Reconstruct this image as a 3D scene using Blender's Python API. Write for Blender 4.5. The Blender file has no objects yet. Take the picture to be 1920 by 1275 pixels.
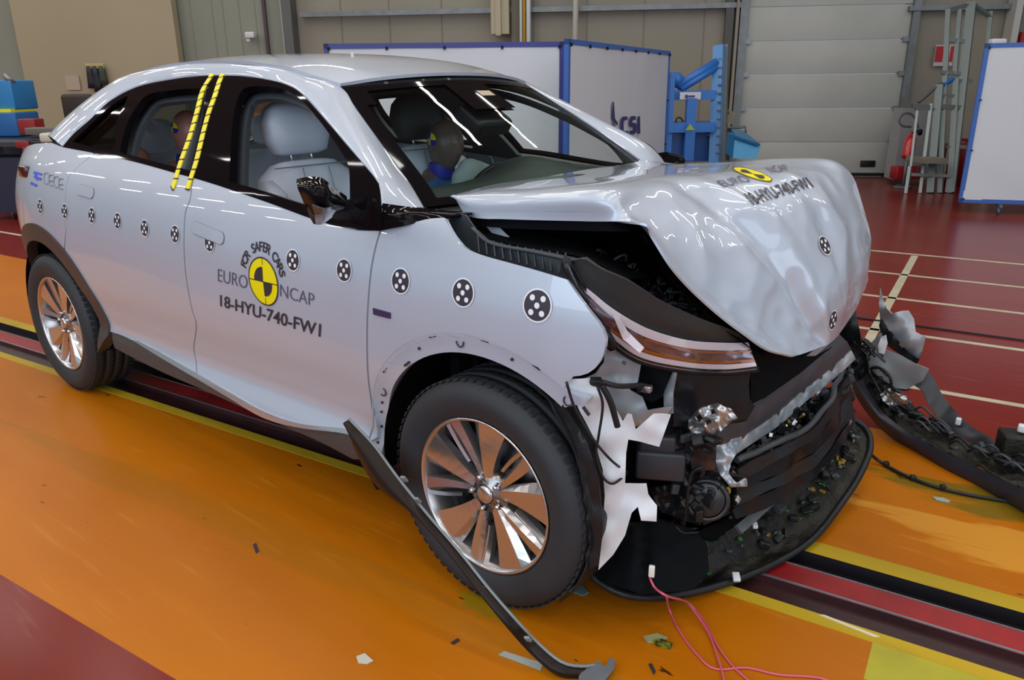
import bpy, bmesh, math, random
import numpy as np
from mathutils import Vector, Matrix, noise
from mathutils.geometry import delaunay_2d_cdt
from mathutils.bvhtree import BVHTree
random.seed(7)
scene = bpy.context.scene
col = scene.collection
V = Vector

# ------------------------------------------------------------------ camera
CAM = V((1.2969, -2.3746, 1.4840))
FPX = 1443.0
def _rot(a, b, c):
    return Matrix.Rotation(a, 3, 'Z') @ Matrix.Rotation(b, 3, 'X') @ Matrix.Rotation(c, 3, 'Z')
CR = _rot(0.67569, 1.24729, -0.01026)
cam = bpy.data.objects.new('camera', bpy.data.cameras.new('camera'))
col.objects.link(cam)
cam.matrix_world = Matrix.Translation(CAM) @ CR.to_4x4()
cam.data.sensor_width = 36.0
cam.data.lens = FPX / 1920 * 36
cam.data.clip_start = 0.02
cam.data.clip_end = 200
scene.camera = cam

# ------------------------------------------------------------------ look, world, lights
scene.view_settings.view_transform = 'Standard'
scene.view_settings.look = 'None'
scene.view_settings.gamma = 1
scene.view_settings.exposure = 0.0
world = bpy.data.worlds.new('world'); scene.world = world
world.use_nodes = True
bg = world.node_tree.nodes['Background']
bg.inputs[0].default_value = (0.68, 0.86, 1.0, 1)
bg.inputs[1].default_value = 0.40

def area(name, loc, rot, sx, sy, power, color=(1, 1, 1)):
    l = bpy.data.lights.new(name, 'AREA'); l.shape = 'RECTANGLE'; l.size = sx; l.size_y = sy
    l.energy = power; l.color = color
    o = bpy.data.objects.new(name, l); col.objects.link(o)
    o.location = loc; o.rotation_euler = rot
    return o
TRACK = math.radians(6.92)
CEIL = 6.4
# fluorescent tubes hanging in rows under the hall roof, rows run along the crash track
for j in range(-4, 4):
    for i in range(-9, 3):
        u, v = i * 2.9 + 1.0, j * 2.3 - 0.6
        x = u * math.cos(TRACK) - v * math.sin(TRACK); y = u * math.sin(TRACK) + v * math.cos(TRACK)
        area('fluorescent_tube', (x, y, CEIL - 0.35), (0, 0, TRACK), 1.5, 0.12, 25, (1.0, 0.985, 0.94))
# daylight through the tall windows of the wall behind the photographer
area('window_daylight', (2.5, -9.5, 3.2), (math.radians(78), 0, math.radians(6)), 13, 3.6, 460, (0.68, 0.84, 1.0))
area('right_area_light', (10.5, -1.5, 2.6), (math.radians(82), 0, math.radians(80)), 8, 3.6, 170, (0.82, 0.90, 1.0))  # unseen broad pale-blue area lamp ahead of the car, facing back along it

# ------------------------------------------------------------------ helpers
def ray(px, py):
    return (CR @ V((px - 960, -(py - 637.5), -FPX))).normalized()
def U(px, py, x=None, y=None, z=None):
    d = ray(px, py)
    k, v = (0, x) if x is not None else ((1, y) if y is not None else (2, z))
    return CAM + d * ((v - CAM[k]) / d[k])
def P(a):            # (px, py, Y) -> point of the car at lateral distance Y ; Vector passes through
    return a if isinstance(a, Vector) else U(a[0], a[1], y=a[2])
def D(px, py, dep):
    return CAM + (CR @ V((px - 960, -(py - 637.5), -FPX))) / FPX * dep
def pchip(pts):
    xs = np.array([p[0] for p in pts], float); ys = np.array([p[1] for p in pts], float)
    h = np.diff(xs); d = np.diff(ys) / h; m = np.zeros(len(xs))
    m[0], m[-1] = d[0], d[-1]
    for i in range(1, len(xs) - 1):
        m[i] = (h[i-1] * d[i] + h[i] * d[i-1]) / (h[i-1] + h[i])
    def f(x):
        if x <= xs[0]: return float(ys[0] + m[0] * (x - xs[0]))
        if x >= xs[-1]: return float(ys[-1] + m[-1] * (x - xs[-1]))
        i = int(np.searchsorted(xs, x)) - 1
        t = (x - xs[i]) / h[i]; a = t * t * (3 - 2 * t)
        return float(ys[i] * (1 - a) + ys[i+1] * a + h[i] * (m[i] * (t**3 - 2*t*t + t) + m[i+1] * (t**3 - t*t)))
    return f
def catmull(pts, n, closed=False):
    pts = [V(p) for p in pts]; m = len(pts)
    segs = m if closed else m - 1
    out = []
    L = [0.0]
    def get(i):
        if closed: return pts[i % m]
        if i < 0: return pts[0] * 2 - pts[1]
        if i >= m: return pts[-1] * 2 - pts[-2]
        return pts[i]
    dense = []
    for s in range(segs):
        p0, p1, p2, p3 = get(s-1), get(s), get(s+1), get(s+2)
        for k in range(12):
            t = k / 12
            dense.append(0.5 * ((2*p1) + (p2-p0)*t + (2*p0-5*p1+4*p2-p3)*t*t + (3*p1-p0-3*p2+p3)*t**3))
    dense.append(get(segs).copy() if not closed else pts[0].copy())
    for a, b in zip(dense, dense[1:]): L.append(L[-1] + (b-a).length)
    T = L[-1]; j = 0
    cnt = n if closed else n - 1
    for i in range(n):
        t = T * i / max(cnt, 1)
        while j < len(L) - 2 and L[j+1] < t: j += 1
        d = L[j+1] - L[j]
        out.append(dense[j].lerp(dense[j+1], 0 if d < 1e-9 else min(1, max(0, (t - L[j]) / d))))
    return out

MATS = {}
def mat(name, color, rough=0.5, metal=0.0, coat=0.0, var=0.0, vscale=8.0, bump=0.0, bscale=40.0, color2=None, spec=0.5, stretch=None, emit=0, cr=0.03):
    if name in MATS: return MATS[name]
    m = bpy.data.materials.new(name); m.use_nodes = True
    nt = m.node_tree; b = nt.nodes['Principled BSDF']
    b.inputs['Base Color'].default_value = (*color, 1)
    b.inputs['Roughness'].default_value = rough
    b.inputs['Metallic'].default_value = metal
    b.inputs['Specular IOR Level'].default_value = spec
    if coat: b.inputs['Coat Weight'].default_value = coat; b.inputs['Coat Roughness'].default_value = cr
    if emit: b.inputs['Emission Color'].default_value = (*color, 1); b.inputs['Emission Strength'].default_value = emit
    tc = nt.nodes.new('ShaderNodeTexCoord')
    src = tc.outputs['Object']
    if stretch:
        mp = nt.nodes.new('ShaderNodeMapping'); mp.inputs['Scale'].default_value = stretch
        nt.links.new(src, mp.inputs[0]); src = mp.outputs[0]
    nz = nt.nodes.new('ShaderNodeTexNoise'); nz.inputs['Scale'].default_value = vscale; nz.inputs['Detail'].default_value = 4
    nt.links.new(src, nz.inputs['Vector'])
    c2 = color2 or tuple(c * (1 - var) for c in color)
    rp = nt.nodes.new('ShaderNodeValToRGB')
    rp.color_ramp.elements[0].position = 0.38; rp.color_ramp.elements[1].position = 0.68
    rp.color_ramp.elements[0].color = (*c2, 1); rp.color_ramp.elements[1].color = (*color, 1)
    if var or color2:
        nt.links.new(nz.outputs['Fac'], rp.inputs[0]); nt.links.new(rp.outputs[0], b.inputs['Base Color'])
    if bump:
        n2 = nt.nodes.new('ShaderNodeTexNoise'); n2.inputs['Scale'].default_value = bscale
        nt.links.new(src, n2.inputs['Vector'])
        bp = nt.nodes.new('ShaderNodeBump'); bp.inputs['Strength'].default_value = bump; bp.inputs['Distance'].default_value = 0.01
        nt.links.new(n2.outputs['Fac'], bp.inputs['Height']); nt.links.new(bp.outputs[0], b.inputs['Normal'])
    MATS[name] = m
    return m
def glass_mat(name, tint, gloss=0.03):
    m = bpy.data.materials.new(name); m.use_nodes = True
    nt = m.node_tree; nt.nodes.clear()
    out = nt.nodes.new('ShaderNodeOutputMaterial')
    tr = nt.nodes.new('ShaderNodeBsdfTransparent'); tr.inputs[0].default_value = (*tint, 1)
    gl = nt.nodes.new('ShaderNodeBsdfGlossy'); gl.inputs['Roughness'].default_value = gloss
    lw = nt.nodes.new('ShaderNodeLayerWeight'); lw.inputs[0].default_value = 0.18
    mr = nt.nodes.new('ShaderNodeMapRange'); mr.inputs[3].default_value = 0.02; mr.inputs[4].default_value = 0.40
    mx = nt.nodes.new('ShaderNodeMixShader')
    nt.links.new(lw.outputs['Fresnel'], mr.inputs[0]); nt.links.new(mr.outputs[0], mx.inputs[0])
    nt.links.new(tr.outputs[0], mx.inputs[1]); nt.links.new(gl.outputs[0], mx.inputs[2]); nt.links.new(mx.outputs[0], out.inputs[0])
    MATS[name] = m
    return m

def tag(o, label=None, cat=None, group=None, kind=None):
    if label: o['label'] = label
    if cat: o['category'] = cat
    if group: o['group'] = group
    if kind: o['kind'] = kind
    return o
def empty(name, loc=(0, 0, 0), rz=0, parent=None):
    o = bpy.data.objects.new(name, None); col.objects.link(o); o.location = loc; o.rotation_euler = (0, 0, rz)
    o.empty_display_size = 0.1
    if parent: o.parent = parent
    return o
def mesh(name, vs, fs, m, parent=None, smooth=False, mi=None, label=None):
    me = bpy.data.meshes.new(name)
    me.from_pydata([tuple(v) for v in vs], [], [tuple(f) for f in fs])
    ms = m if isinstance(m, (list, tuple)) else [m]
    for k in ms: me.materials.append(k)
    if mi is not None:
        for p, i in zip(me.polygons, mi): p.material_index = i
    if smooth:
        for p in me.polygons: p.use_smooth = True
    me.update()
    o = bpy.data.objects.new(name, me); col.objects.link(o)
    if parent: o.parent = parent
    if label: o['label'] = label
    return o
class MB:
    """collects simple shapes and links them as ONE mesh object"""
    def __init__(s): s.v = []; s.f = []; s.m = []; s.sm = []
    def add(s, vs, fs, mi=0, sm=False):
        b = len(s.v); s.v += [V(v) for v in vs]
        for f in fs: s.f.append([i + b for i in f]); s.m.append(mi); s.sm.append(sm)
        return s
    def box(s, c, size, rot=None, mi=0, bev=0.0):
        c = V(c); hx, hy, hz = size[0]/2, size[1]/2, size[2]/2
        R = rot if rot is not None else Matrix.Identity(3)
        if bev <= 0:
            vs = [c + R @ V((sx*hx, sy*hy, sz*hz)) for sx in (-1, 1) for sy in (-1, 1) for sz in (-1, 1)]
            fs = [(0,1,3,2),(4,6,7,5),(0,4,5,1),(2,3,7,6),(0,2,6,4),(1,5,7,3)]
            return s.add(vs, fs, mi)
        bm = bmesh.new(); bmesh.ops.create_cube(bm, size=1)
        for v in bm.verts: v.co = V((v.co.x*size[0], v.co.y*size[1], v.co.z*size[2]))
        bmesh.ops.bevel(bm, geom=list(bm.edges), offset=min(bev, min(size)*0.45), segments=3, profile=0.5, affect='EDGES')
        s.add([c + R @ v.co for v in bm.verts], [[v.index for v in f.verts] for f in bm.faces] if not bm.verts.index_update() else [], mi, True)
        bm.free(); return s
    def tube(s, pts, r, seg=8, mi=0, caps=True, closed=False, smooth=True):
        pts = [V(p) for p in pts]; n = len(pts)
        rs = r if isinstance(r, (list, tuple)) else [r]*n
        rings = []
        t0 = (pts[1]-pts[0]).normalized()
        up = V((0,0,1)) if abs(t0.z) < 0.9 else V((1,0,0))
        nrm = t0.cross(up).normalized()
        for i in range(n):
            if closed: t = (pts[(i+1) % n] - pts[i-1]).normalized()
            else: t = (pts[min(i+1, n-1)] - pts[max(i-1, 0)]).normalized()
            nrm = (nrm - t * nrm.dot(t)).normalized(); bn = t.cross(nrm)
            rings.append([pts[i] + (nrm*math.cos(a) + bn*math.sin(a))*rs[i] for a in [2*math.pi*k/seg for k in range(seg)]])
        vs = [p for rg in rings for p in rg]; fs = []
        for i in range(n if closed else n-1):
            j = (i+1) % n
            for k in range(seg): fs.append((i*seg+k, i*seg+(k+1) % seg, j*seg+(k+1) % seg, j*seg+k))
        s.add(vs, fs, mi, smooth)
        if caps and not closed:
            b = len(s.v) - len(vs)
            s.f.append([b+k for k in range(seg)][::-1]); s.m.append(mi); s.sm.append(False)
            s.f.append([b+(n-1)*seg+k for k in range(seg)]); s.m.append(mi); s.sm.append(False)
        return s
    def cyl(s, a, b, r, seg=16, mi=0): return s.tube([a, b], r, seg, mi)
    def beam(s, a, b, w, h, mi=0, up=V((0,0,1))):
        a, b = V(a), V(b); t = (b-a).normalized()
        if abs(t.dot(up)) > 0.98: up = V((1,0,0))
        sd = t.cross(up).normalized(); u2 = sd.cross(t)
        vs = [p + sd*sx*w/2 + u2*sz*h/2 for p in (a, b) for sx, sz in ((-1,-1),(1,-1),(1,1),(-1,1))]
        return s.add(vs, [(0,3,2,1),(4,5,6,7),(0,1,5,4),(1,2,6,5),(2,3,7,6),(3,0,4,7)], mi)
    def lathe(s, c, axis, prof, seg=48, mi=0, ang0=0, smooth=True, closedprof=False):
        """prof list of (r, h) revolved about axis through c"""
        c = V(c); ax = V(axis).normalized(); up = V((0,0,1)) if abs(ax.z) < 0.9 else V((1,0,0))
        e1 = up; e1 = (e1 - ax*e1.dot(ax)).normalized(); e2 = ax.cross(e1)
        vs = []; fs = []; n = len(prof)
        for k in range(seg):
            a = ang0 + 2*math.pi*k/seg; d = e1*math.cos(a) + e2*math.sin(a)
            for r, h in prof: vs.append(c + d*r + ax*h)
        for k in range(seg):
            k2 = (k+1) % seg
            for i in range(n if closedprof else n-1):
                i2 = (i+1) % n
                fs.append((k*n+i, k2*n+i, k2*n+i2, k*n+i2))
        return s.add(vs, fs, mi, smooth)
    def sphere(s, c, r, su=16, sv=10, mi=0, R=None):
        c = V(c); r = V(r) if not isinstance(r, (int, float)) else V((r, r, r)); vs = []; fs = []
        R = R or Matrix.Identity(3)
        for i in range(sv+1):
            th = math.pi*i/sv
            for j in range(su):
                ph = 2*math.pi*j/su
                vs.append(c + R @ V((r.x*math.sin(th)*math.cos(ph), r.y*math.sin(th)*math.sin(ph), r.z*math.cos(th))))
        for i in range(sv):
            for j in range(su): fs.append((i*su+j, (i+1)*su+j, (i+1)*su+(j+1) % su, i*su+(j+1) % su))
        return s.add(vs, fs, mi, True)
    def plate(s, pts, th, mi=0, nrm=None):
        """polygon extruded by th along its normal"""
        pts = [V(p) for p in pts]; n = len(pts)
        if nrm is None:
            nrm = V((0,0,0))
            for i in range(n): nrm += (pts[i]-pts[0]).cross(pts[(i+1) % n]-pts[0])
        nrm = V(nrm).normalized()*th
        vs = pts + [p+nrm for p in pts]
        fs = [list(range(n))[::-1], [n+i for i in range(n)]] + [(i, (i+1) % n, n+(i+1) % n, n+i) for i in range(n)]
        return s.add(vs, fs, mi)
    def build(s, name, m, parent=None, label=None):
        o = mesh(name, s.v, s.f, m, parent, mi=s.m, label=label)
        for p, k in zip(o.data.polygons, s.sm): p.use_smooth = k
        return o
def grid(name, rows, m, parent=None, nu=24, nv=16, thick=0, disp=None, closed=False, label=None, flip=False, raw=False):
    """rows of control points -> smooth surface. rows run across (v); points of a row run along (u)"""
    rr = [catmull([P(p) for p in r], nu) for r in rows]
    cols_ = [catmull([rr[k][i] for k in range(len(rr))], nv) if len(rr) > 2 else [rr[0][i].lerp(rr[1][i], k/(nv-1)) for k in range(nv)] for i in range(nu)]
    vs = [cols_[i][k] for i in range(nu) for k in range(nv)]
    if disp: vs = [disp(v, (idx // nv)/(nu-1), (idx % nv)/(nv-1)) for idx, v in enumerate(vs)]
    fs = []
    for i in range(nu-1):
        for k in range(nv-1):
            f = (i*nv+k, (i+1)*nv+k, (i+1)*nv+k+1, i*nv+k+1)
            fs.append(f[::-1] if flip else f)
    if raw: return vs, fs
    if thick:
        n0 = len(vs); me = bpy.data.meshes.new('t'); me.from_pydata([tuple(v) for v in vs], [], fs); me.update()
        nr = [V(v.normal) for v in me.vertices]; bpy.data.meshes.remove(me)
        if sum(n.dot(CAM-v) for n, v in zip(nr, vs)) < 0:
            nr = [-n for n in nr]; fs = [f[::-1] for f in fs]; flip = not flip
        vs2 = vs + [v - n*thick for v, n in zip(vs, nr)]
        f2 = list(fs) + [tuple(j+n0 for j in f[::-1]) for f in fs]
        bd = [i*nv for i in range(nu)] + [(nu-1)*nv+k for k in range(1, nv)] + [i*nv+nv-1 for i in range(nu-2, -1, -1)] + [k for k in range(nv-2, 0, -1)]
        for a, b in zip(bd, bd[1:]+bd[:1]):
            f2.append((b, a, a+n0, b+n0) if not flip else (a, b, b+n0, a+n0))
        o = mesh(name, vs2, f2, m, parent, smooth=True, label=label)
        for p in o.data.polygons[2*len(fs):]: p.use_smooth = False
        for e in bd: pass
        es = set(frozenset(x) for x in zip(bd, bd[1:]+bd[:1])) | set(frozenset((a+n0, b+n0)) for a, b in zip(bd, bd[1:]+bd[:1]))
        for e in o.data.edges:
            if frozenset(e.vertices) in es: e.use_edge_sharp = True
        return o
    return mesh(name, vs, fs, m, parent, smooth=True, label=label)
def copy_of(o, parent=None, link=True):
    c = o.copy(); col.objects.link(c)
    if parent: c.parent = parent
    return c
def inpoly(x, y, poly):
    r = False; n = len(poly); j = n-1
    for i in range(n):
        xi, yi = poly[i]; xj, yj = poly[j]
        if (yi > y) != (yj > y) and x < (xj-xi)*(y-yi)/(yj-yi)+xi: r = not r
        j = i
    return r
def textmesh(s, size=1.0, bold=0.0, shear=0):
    c = bpy.data.curves.new('txt', 'FONT'); c.body = s; c.size = size; c.offset = bold; c.shear = shear
    c.align_x = 'CENTER'; c.align_y = 'CENTER'; c.resolution_u = 4
    o = bpy.data.objects.new('txt', c); col.objects.link(o)
    bpy.context.view_layer.update()
    me = bpy.data.meshes.new_from_object(o.evaluated_get(bpy.context.evaluated_depsgraph_get()))
    vs = [V(v.co) for v in me.vertices]; fs = [list(p.vertices) for p in me.polygons]
    bpy.data.objects.remove(o); bpy.data.meshes.remove(me); bpy.data.curves.remove(c)
    return vs, fs

# ------------------------------------------------------------------ materials
PAINT = mat('silver_paint', (0.475, 0.53, 0.625), 0.38, 0.25, coat=1.0, spec=0.35, cr=0.012)
GLOSS = mat('gloss_black_trim', (0.006, 0.005, 0.006), 0.04, 0, spec=0.07)
CLAD = mat('matte_cladding', (0.052, 0.040, 0.038), 0.42, 0, bump=0.15, bscale=300)
BLACK = mat('black_plastic', (0.011, 0.012, 0.014), 0.40, 0, spec=0.35, bump=0.1, bscale=120)
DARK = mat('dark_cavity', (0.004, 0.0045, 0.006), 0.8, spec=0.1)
SLATE = mat('slate_plastic', (0.045, 0.052, 0.062), 0.45)
WHITEP = mat('white_plastic', (0.72, 0.74, 0.78), 0.45, var=0.08, vscale=10)
ALU = mat('cast_aluminium', (0.62, 0.62, 0.64), 0.33, 0.9, var=0.35, vscale=18, bump=0.5, bscale=45)
STEELG = mat('grey_steel', (0.30, 0.31, 0.33), 0.42, 0.7, var=0.2)
RUBBER = mat('tyre_rubber', (0.020, 0.023, 0.028), 0.62, 0, bump=0.08, bscale=150)
RIMM = mat('machined_rim', (0.62, 0.60, 0.60), 0.22, 0.92)
RIMG = mat('rim_grey', (0.30, 0.29, 0.29), 0.3, 0.7)
LEATH = mat('grey_leather', (0.74, 0.78, 0.90), 0.5, 0, bump=0.1, bscale=200)
SEAM = mat('seam_grey', (0.20, 0.22, 0.25), 0.5)  # even grey of panel gaps, handle outlines and seat seams
INK = mat('black_ink', (0.03, 0.025, 0.035), 0.5)
YEL = mat('marker_yellow', (0.85, 0.72, 0.0), 0.4)
WSG = glass_mat('windscreen_glass', (0.86, 0.96, 0.92), 0.02)
SDG = glass_mat('side_glass', (0.88, 0.92, 0.92))
PRIV = glass_mat('privacy_glass', (0.22, 0.26, 0.22))

# ------------------------------------------------------------------ floor and track
ct, st = math.cos(TRACK), math.sin(TRACK)
def T(u, v, z=0): return V((u*ct - v*st, u*st + v*ct, z))
def floor_mat(name, base, dark, rough, kind):
    m = mat(name, base, rough, 0, color2=dark, vscale=0.9, bump=0.06, bscale=14, stretch=(0.6, 2.2, 1), coat=0.0, spec=0.16)
    nt = m.node_tree; b = nt.nodes['Principled BSDF']
    # scuffs and roller marks that run along the track
    tc = nt.nodes.new('ShaderNodeTexCoord'); mp = nt.nodes.new('ShaderNodeMapping')
    mp.inputs['Rotation'].default_value = (0, 0, -TRACK); mp.inputs['Scale'].default_value = (1.2, 14, 1)
    nz = nt.nodes.new('ShaderNodeTexNoise'); nz.inputs['Scale'].default_value = 2.2; nz.inputs['Detail'].default_value = 6
    rp = nt.nodes.new('ShaderNodeValToRGB'); rp.color_ramp.elements[0].position = 0.60; rp.color_ramp.elements[1].position = 0.74
    mx = nt.nodes.new('ShaderNodeMix'); mx.data_type = 'RGBA'
    mx.inputs['B'].default_value = (*kind, 1)
    nt.links.new(tc.outputs['Object'], mp.inputs[0]); nt.links.new(mp.outputs[0], nz.inputs['Vector']); nt.links.new(nz.outputs['Fac'], rp.inputs[0])
    ml = nt.nodes.new('ShaderNodeMath'); ml.operation = 'MULTIPLY'; ml.inputs[1].default_value = 0.6
    nt.links.new(rp.outputs[0], ml.inputs[0]); nt.links.new(ml.outputs[0], mx.inputs['Factor'])
    old = b.inputs['Base Color'].links[0].from_socket
    nt.links.new(old, mx.inputs['A']); nt.links.new(mx.outputs['Result'], b.inputs['Base Color'])
    if name.startswith('orange'):
        # worn patches where older yellow paint shows through, beyond the slot
        cur = mx.outputs['Result']
        for cx, cy, rx, ry, cc, amt, lo in ((1.45, .52, .75, .16, (.17, .115, .006), .9, .50), (1.55, .22, .8, .17, (.62, .27, .03), .9, .47), (-.09, -.92, .10, .05, (.20, .17, .005), .7, .45), (-1.2, -1.0, 1.6, .10, (.26, .12, .01), .3, .48)):
            m2 = nt.nodes.new('ShaderNodeMapping'); m2.vector_type = 'TEXTURE'
            c_ = T(cx, cy); m2.inputs['Location'].default_value = (c_.x, c_.y, 0); m2.inputs['Rotation'].default_value = (0, 0, TRACK); m2.inputs['Scale'].default_value = (rx, ry, 1)
            ln = nt.nodes.new('ShaderNodeVectorMath'); ln.operation = 'LENGTH'
            n3 = nt.nodes.new('ShaderNodeTexNoise'); n3.inputs['Scale'].default_value = 1.6; n3.inputs['Detail'].default_value = 7
            sb_ = nt.nodes.new('ShaderNodeMath'); sb_.operation = 'MULTIPLY_ADD'; sb_.inputs[1].default_value = -.30
            r3 = nt.nodes.new('ShaderNodeValToRGB'); r3.color_ramp.elements[0].position = lo-.28; r3.color_ramp.elements[1].position = lo-.20
            m4 = nt.nodes.new('ShaderNodeMath'); m4.operation = 'MULTIPLY'; m4.inputs[1].default_value = amt
            m5 = nt.nodes.new('ShaderNodeMix'); m5.data_type = 'RGBA'; m5.inputs['B'].default_value = (*cc, 1)
            nt.links.new(tc.outputs['Object'], m2.inputs[0]); nt.links.new(m2.outputs[0], ln.inputs[0]); nt.links.new(m2.outputs[0], n3.inputs['Vector'])
            nt.links.new(ln.outputs['Value'], sb_.inputs[0]); nt.links.new(n3.outputs['Fac'], sb_.inputs[2]); nt.links.new(sb_.outputs[0], r3.inputs[0])
            nt.links.new(r3.outputs[0], m4.inputs[0]); nt.links.new(m4.outputs[0], m5.inputs['Factor']); nt.links.new(cur, m5.inputs['A']); cur = m5.outputs['Result']
        n5 = nt.nodes.new('ShaderNodeTexNoise'); n5.inputs['Scale'].default_value = 9; n5.inputs['Detail'].default_value = 3
        mp5 = nt.nodes.new('ShaderNodeMapping'); mp5.inputs['Rotation'].default_value = (0, 0, -TRACK-.5); mp5.inputs['Scale'].default_value = (.8, 2.0, 1)
        r5 = nt.nodes.new('ShaderNodeValToRGB'); r5.color_ramp.elements[0].position = .715; r5.color_ramp.elements[1].position = .74
        m6 = nt.nodes.new('ShaderNodeMix'); m6.data_type = 'RGBA'; m6.inputs['B'].default_value = (.06, .018, .004, 1)
        nt.links.new(tc.outputs['Object'], mp5.inputs[0]); nt.links.new(mp5.outputs[0], n5.inputs['Vector']); nt.links.new(n5.outputs['Fac'], r5.inputs[0]); nt.links.new(r5.outputs[0], m6.inputs['Factor'])
        nt.links.new(cur, m6.inputs['A']); cur = m6.outputs['Result']
        nt.links.new(cur, b.inputs['Base Color'])
    return m
REDF = floor_mat('red_floor_paint', (0.20, 0.019, 0.010), (0.165, 0.015, 0.009), 0.23, (0.24, 0.07, 0.05))
ORAF = floor_mat('orange_track_paint', (0.52, 0.160, 0.002), (0.44, 0.126, 0.002), 0.36, (0.50, 0.20, 0.02))
YELF = floor_mat('yellow_line_paint', (0.62, 0.42, 0.02), (0.40, 0.27, 0.02), 0.45, (0.20, 0.14, 0.02))
MARO = mat('maroon_channel', (0.045, 0.012, 0.014), 0.4, 0, var=0.3)
REDR = mat('red_rail_paint', (0.36, 0.012, 0.016), 0.42, 0, var=0.35, vscale=5)
SLOT = mat('black_slot', (0.008, 0.006, 0.010), 0.5)
LINEP = mat('cream_line_paint', (0.55, 0.50, 0.36), 0.45, var=0.2)
def strip(mb, u0, u1, v0, v1, z, mi=0):
    return mb.add([T(u0, v0, z), T(u1, v0, z), T(u1, v1, z), T(u0, v1, z)], [(0, 1, 2, 3)], mi)
fl = MB()
strip(fl, -40, 14, -14, -1.59, 0); strip(fl, -40, 14, 1.0, 20, 0)
strip(fl, -40, 14, -1.59, -0.455, 0, 1); strip(fl, -40, 14, -0.065, 1.0, 0, 1)
strip(fl, -40, 14, -0.345, -0.235, 0, 2)          # red rail top between two slots
# slot walls and bottoms
for a, b, d, mi in ((-0.235, -0.14, 0.05, 3), (-0.455, -0.345, 0.022, 4)):
    strip(fl, -40, 14, a, b, -d, mi)
    fl.add([T(-40, a, 0), T(14, a, 0), T(14, a, -d), T(-40, a, -d)], [(0, 1, 2, 3)], mi)
    fl.add([T(-40, b, -d), T(14, b, -d), T(14, b, 0), T(-40, b, 0)], [(0, 1, 2, 3)], mi)
strip(fl, -40, 14, -0.14, -0.065, 0, 5)
floor = fl.build('floor', [REDF, ORAF, REDR, SLOT, MARO, YELF]); tag(floor, kind='structure')
def line(pts_, th=0.0015, m=LINEP, name='trim_1'):
    o = MB()
    for (u0, v0, u1, v1, w) in pts_:
        a, b = T(u0, v0), T(u1, v1); d = (b-a).normalized(); n = V((-d.y, d.x, 0))*w/2
        o.plate([a-n, b-n, b+n, a+n], th, nrm=(0, 0, 1))
    o = o.build(name, m); tag(o, kind='structure'); return o
line([(-12, 1.62, 9, 1.62, .045), (-12, 2.55, 9, 2.55, .045), (-12, 3.40, 9, 3.40, .045), (-12, 4.19, 9, 4.19, .045), (-12, 5.06, 9, 5.06, .045),
      (.52, 1.05, .52, 5.0, .055)], name='trim_1')
line([(-12, -0.475, 9, -0.475, .05)], m=YELF, name='trim_2')
line([(0.92, -0.58, 2.6, -0.58, .16)], m=mat('lime_patch_paint', (0.46, 0.42, 0.015), 0.4, color2=(0.36, 0.32, 0.012), vscale=5), name='trim_3', th=0.001)
line([(-12, -0.3395, 9, -0.3395, .008), (-12, -0.2365, 9, -0.2365, .004)], m=STEELG, name='trim_4', th=0.003)
line([(0.10, 2.75, 9, 2.72, .02)], m=BLACK, name='trim_5', th=0.008)

# ------------------------------------------------------------------ hall walls
WA = math.radians(31)
WO = U(1640, 330, z=0); WD = V((math.cos(WA), math.sin(WA), 0)); WN = V((math.sin(WA), -math.cos(WA), 0))   # WN towards the camera
WR = Matrix((WD, -WN, V((0, 0, 1)))).transposed()
def onwall(px, py, off=0.0):
    d = ray(px, py); t = (WO + WN*off - CAM).dot(WN) / d.dot(WN); return CAM + d*t
def wl(px, py): p = onwall(px, py) - WO; return p.dot(WD), p.z
def Wp(s, n, z): return WO + WD*s + WN*n + V((0, 0, z))
WALL = mat('beige_wall_panel', (0.275, 0.25, 0.195), 0.6, var=0.08, vscale=0.7)
WALG = mat('grey_green_wall', (0.24, 0.25, 0.20), 0.6, var=0.06, vscale=0.7)
TAN = mat('tan_sliding_panel', (0.37, 0.31, 0.20), 0.6, var=0.06, vscale=0.6)
DOORM = mat('white_door_panel', (0.47, 0.475, 0.435), 0.5, var=0.1, vscale=1.2)
GALV = mat('galvanised_steel', (0.22, 0.235, 0.24), 0.45, 0.5, var=0.2)
DSTEEL = mat('dark_wall_steel', (0.08, 0.08, 0.075), 0.6)  # even dark tone of the steel strip left of the gate
sL = wl(0, 100)[0]; s340 = wl(340, 60)[0]; s545 = wl(548, 50)[0]; sdl, sdr = wl(1394, 120)[0], wl(1690, 150)[0]
wb = MB()
def wall_slab(mb, s0, s1, z0, z1, n0, n1, mi=0):
    return mb.box(Wp((s0+s1)/2, (n0+n1)/2, (z0+z1)/2), (abs(s1-s0), abs(n1-n0), z1-z0), WR, mi)
wall_slab(wb, sL-30, s545, 0, CEIL+.2, -0.3, -0.02, 1); wall_slab(wb, s545, sdl, 0, CEIL+.2, -0.3, -0.02, 0)
wall_slab(wb, sdl, sdr, 4.6, CEIL+.2, -0.3, -0.02, 0); wall_slab(wb, sdr, sdr+16, 0, CEIL+.2, -0.3, -0.02, 0)
tag(wb.build('wall_back', [WALL, WALG]), kind='structure')
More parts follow.
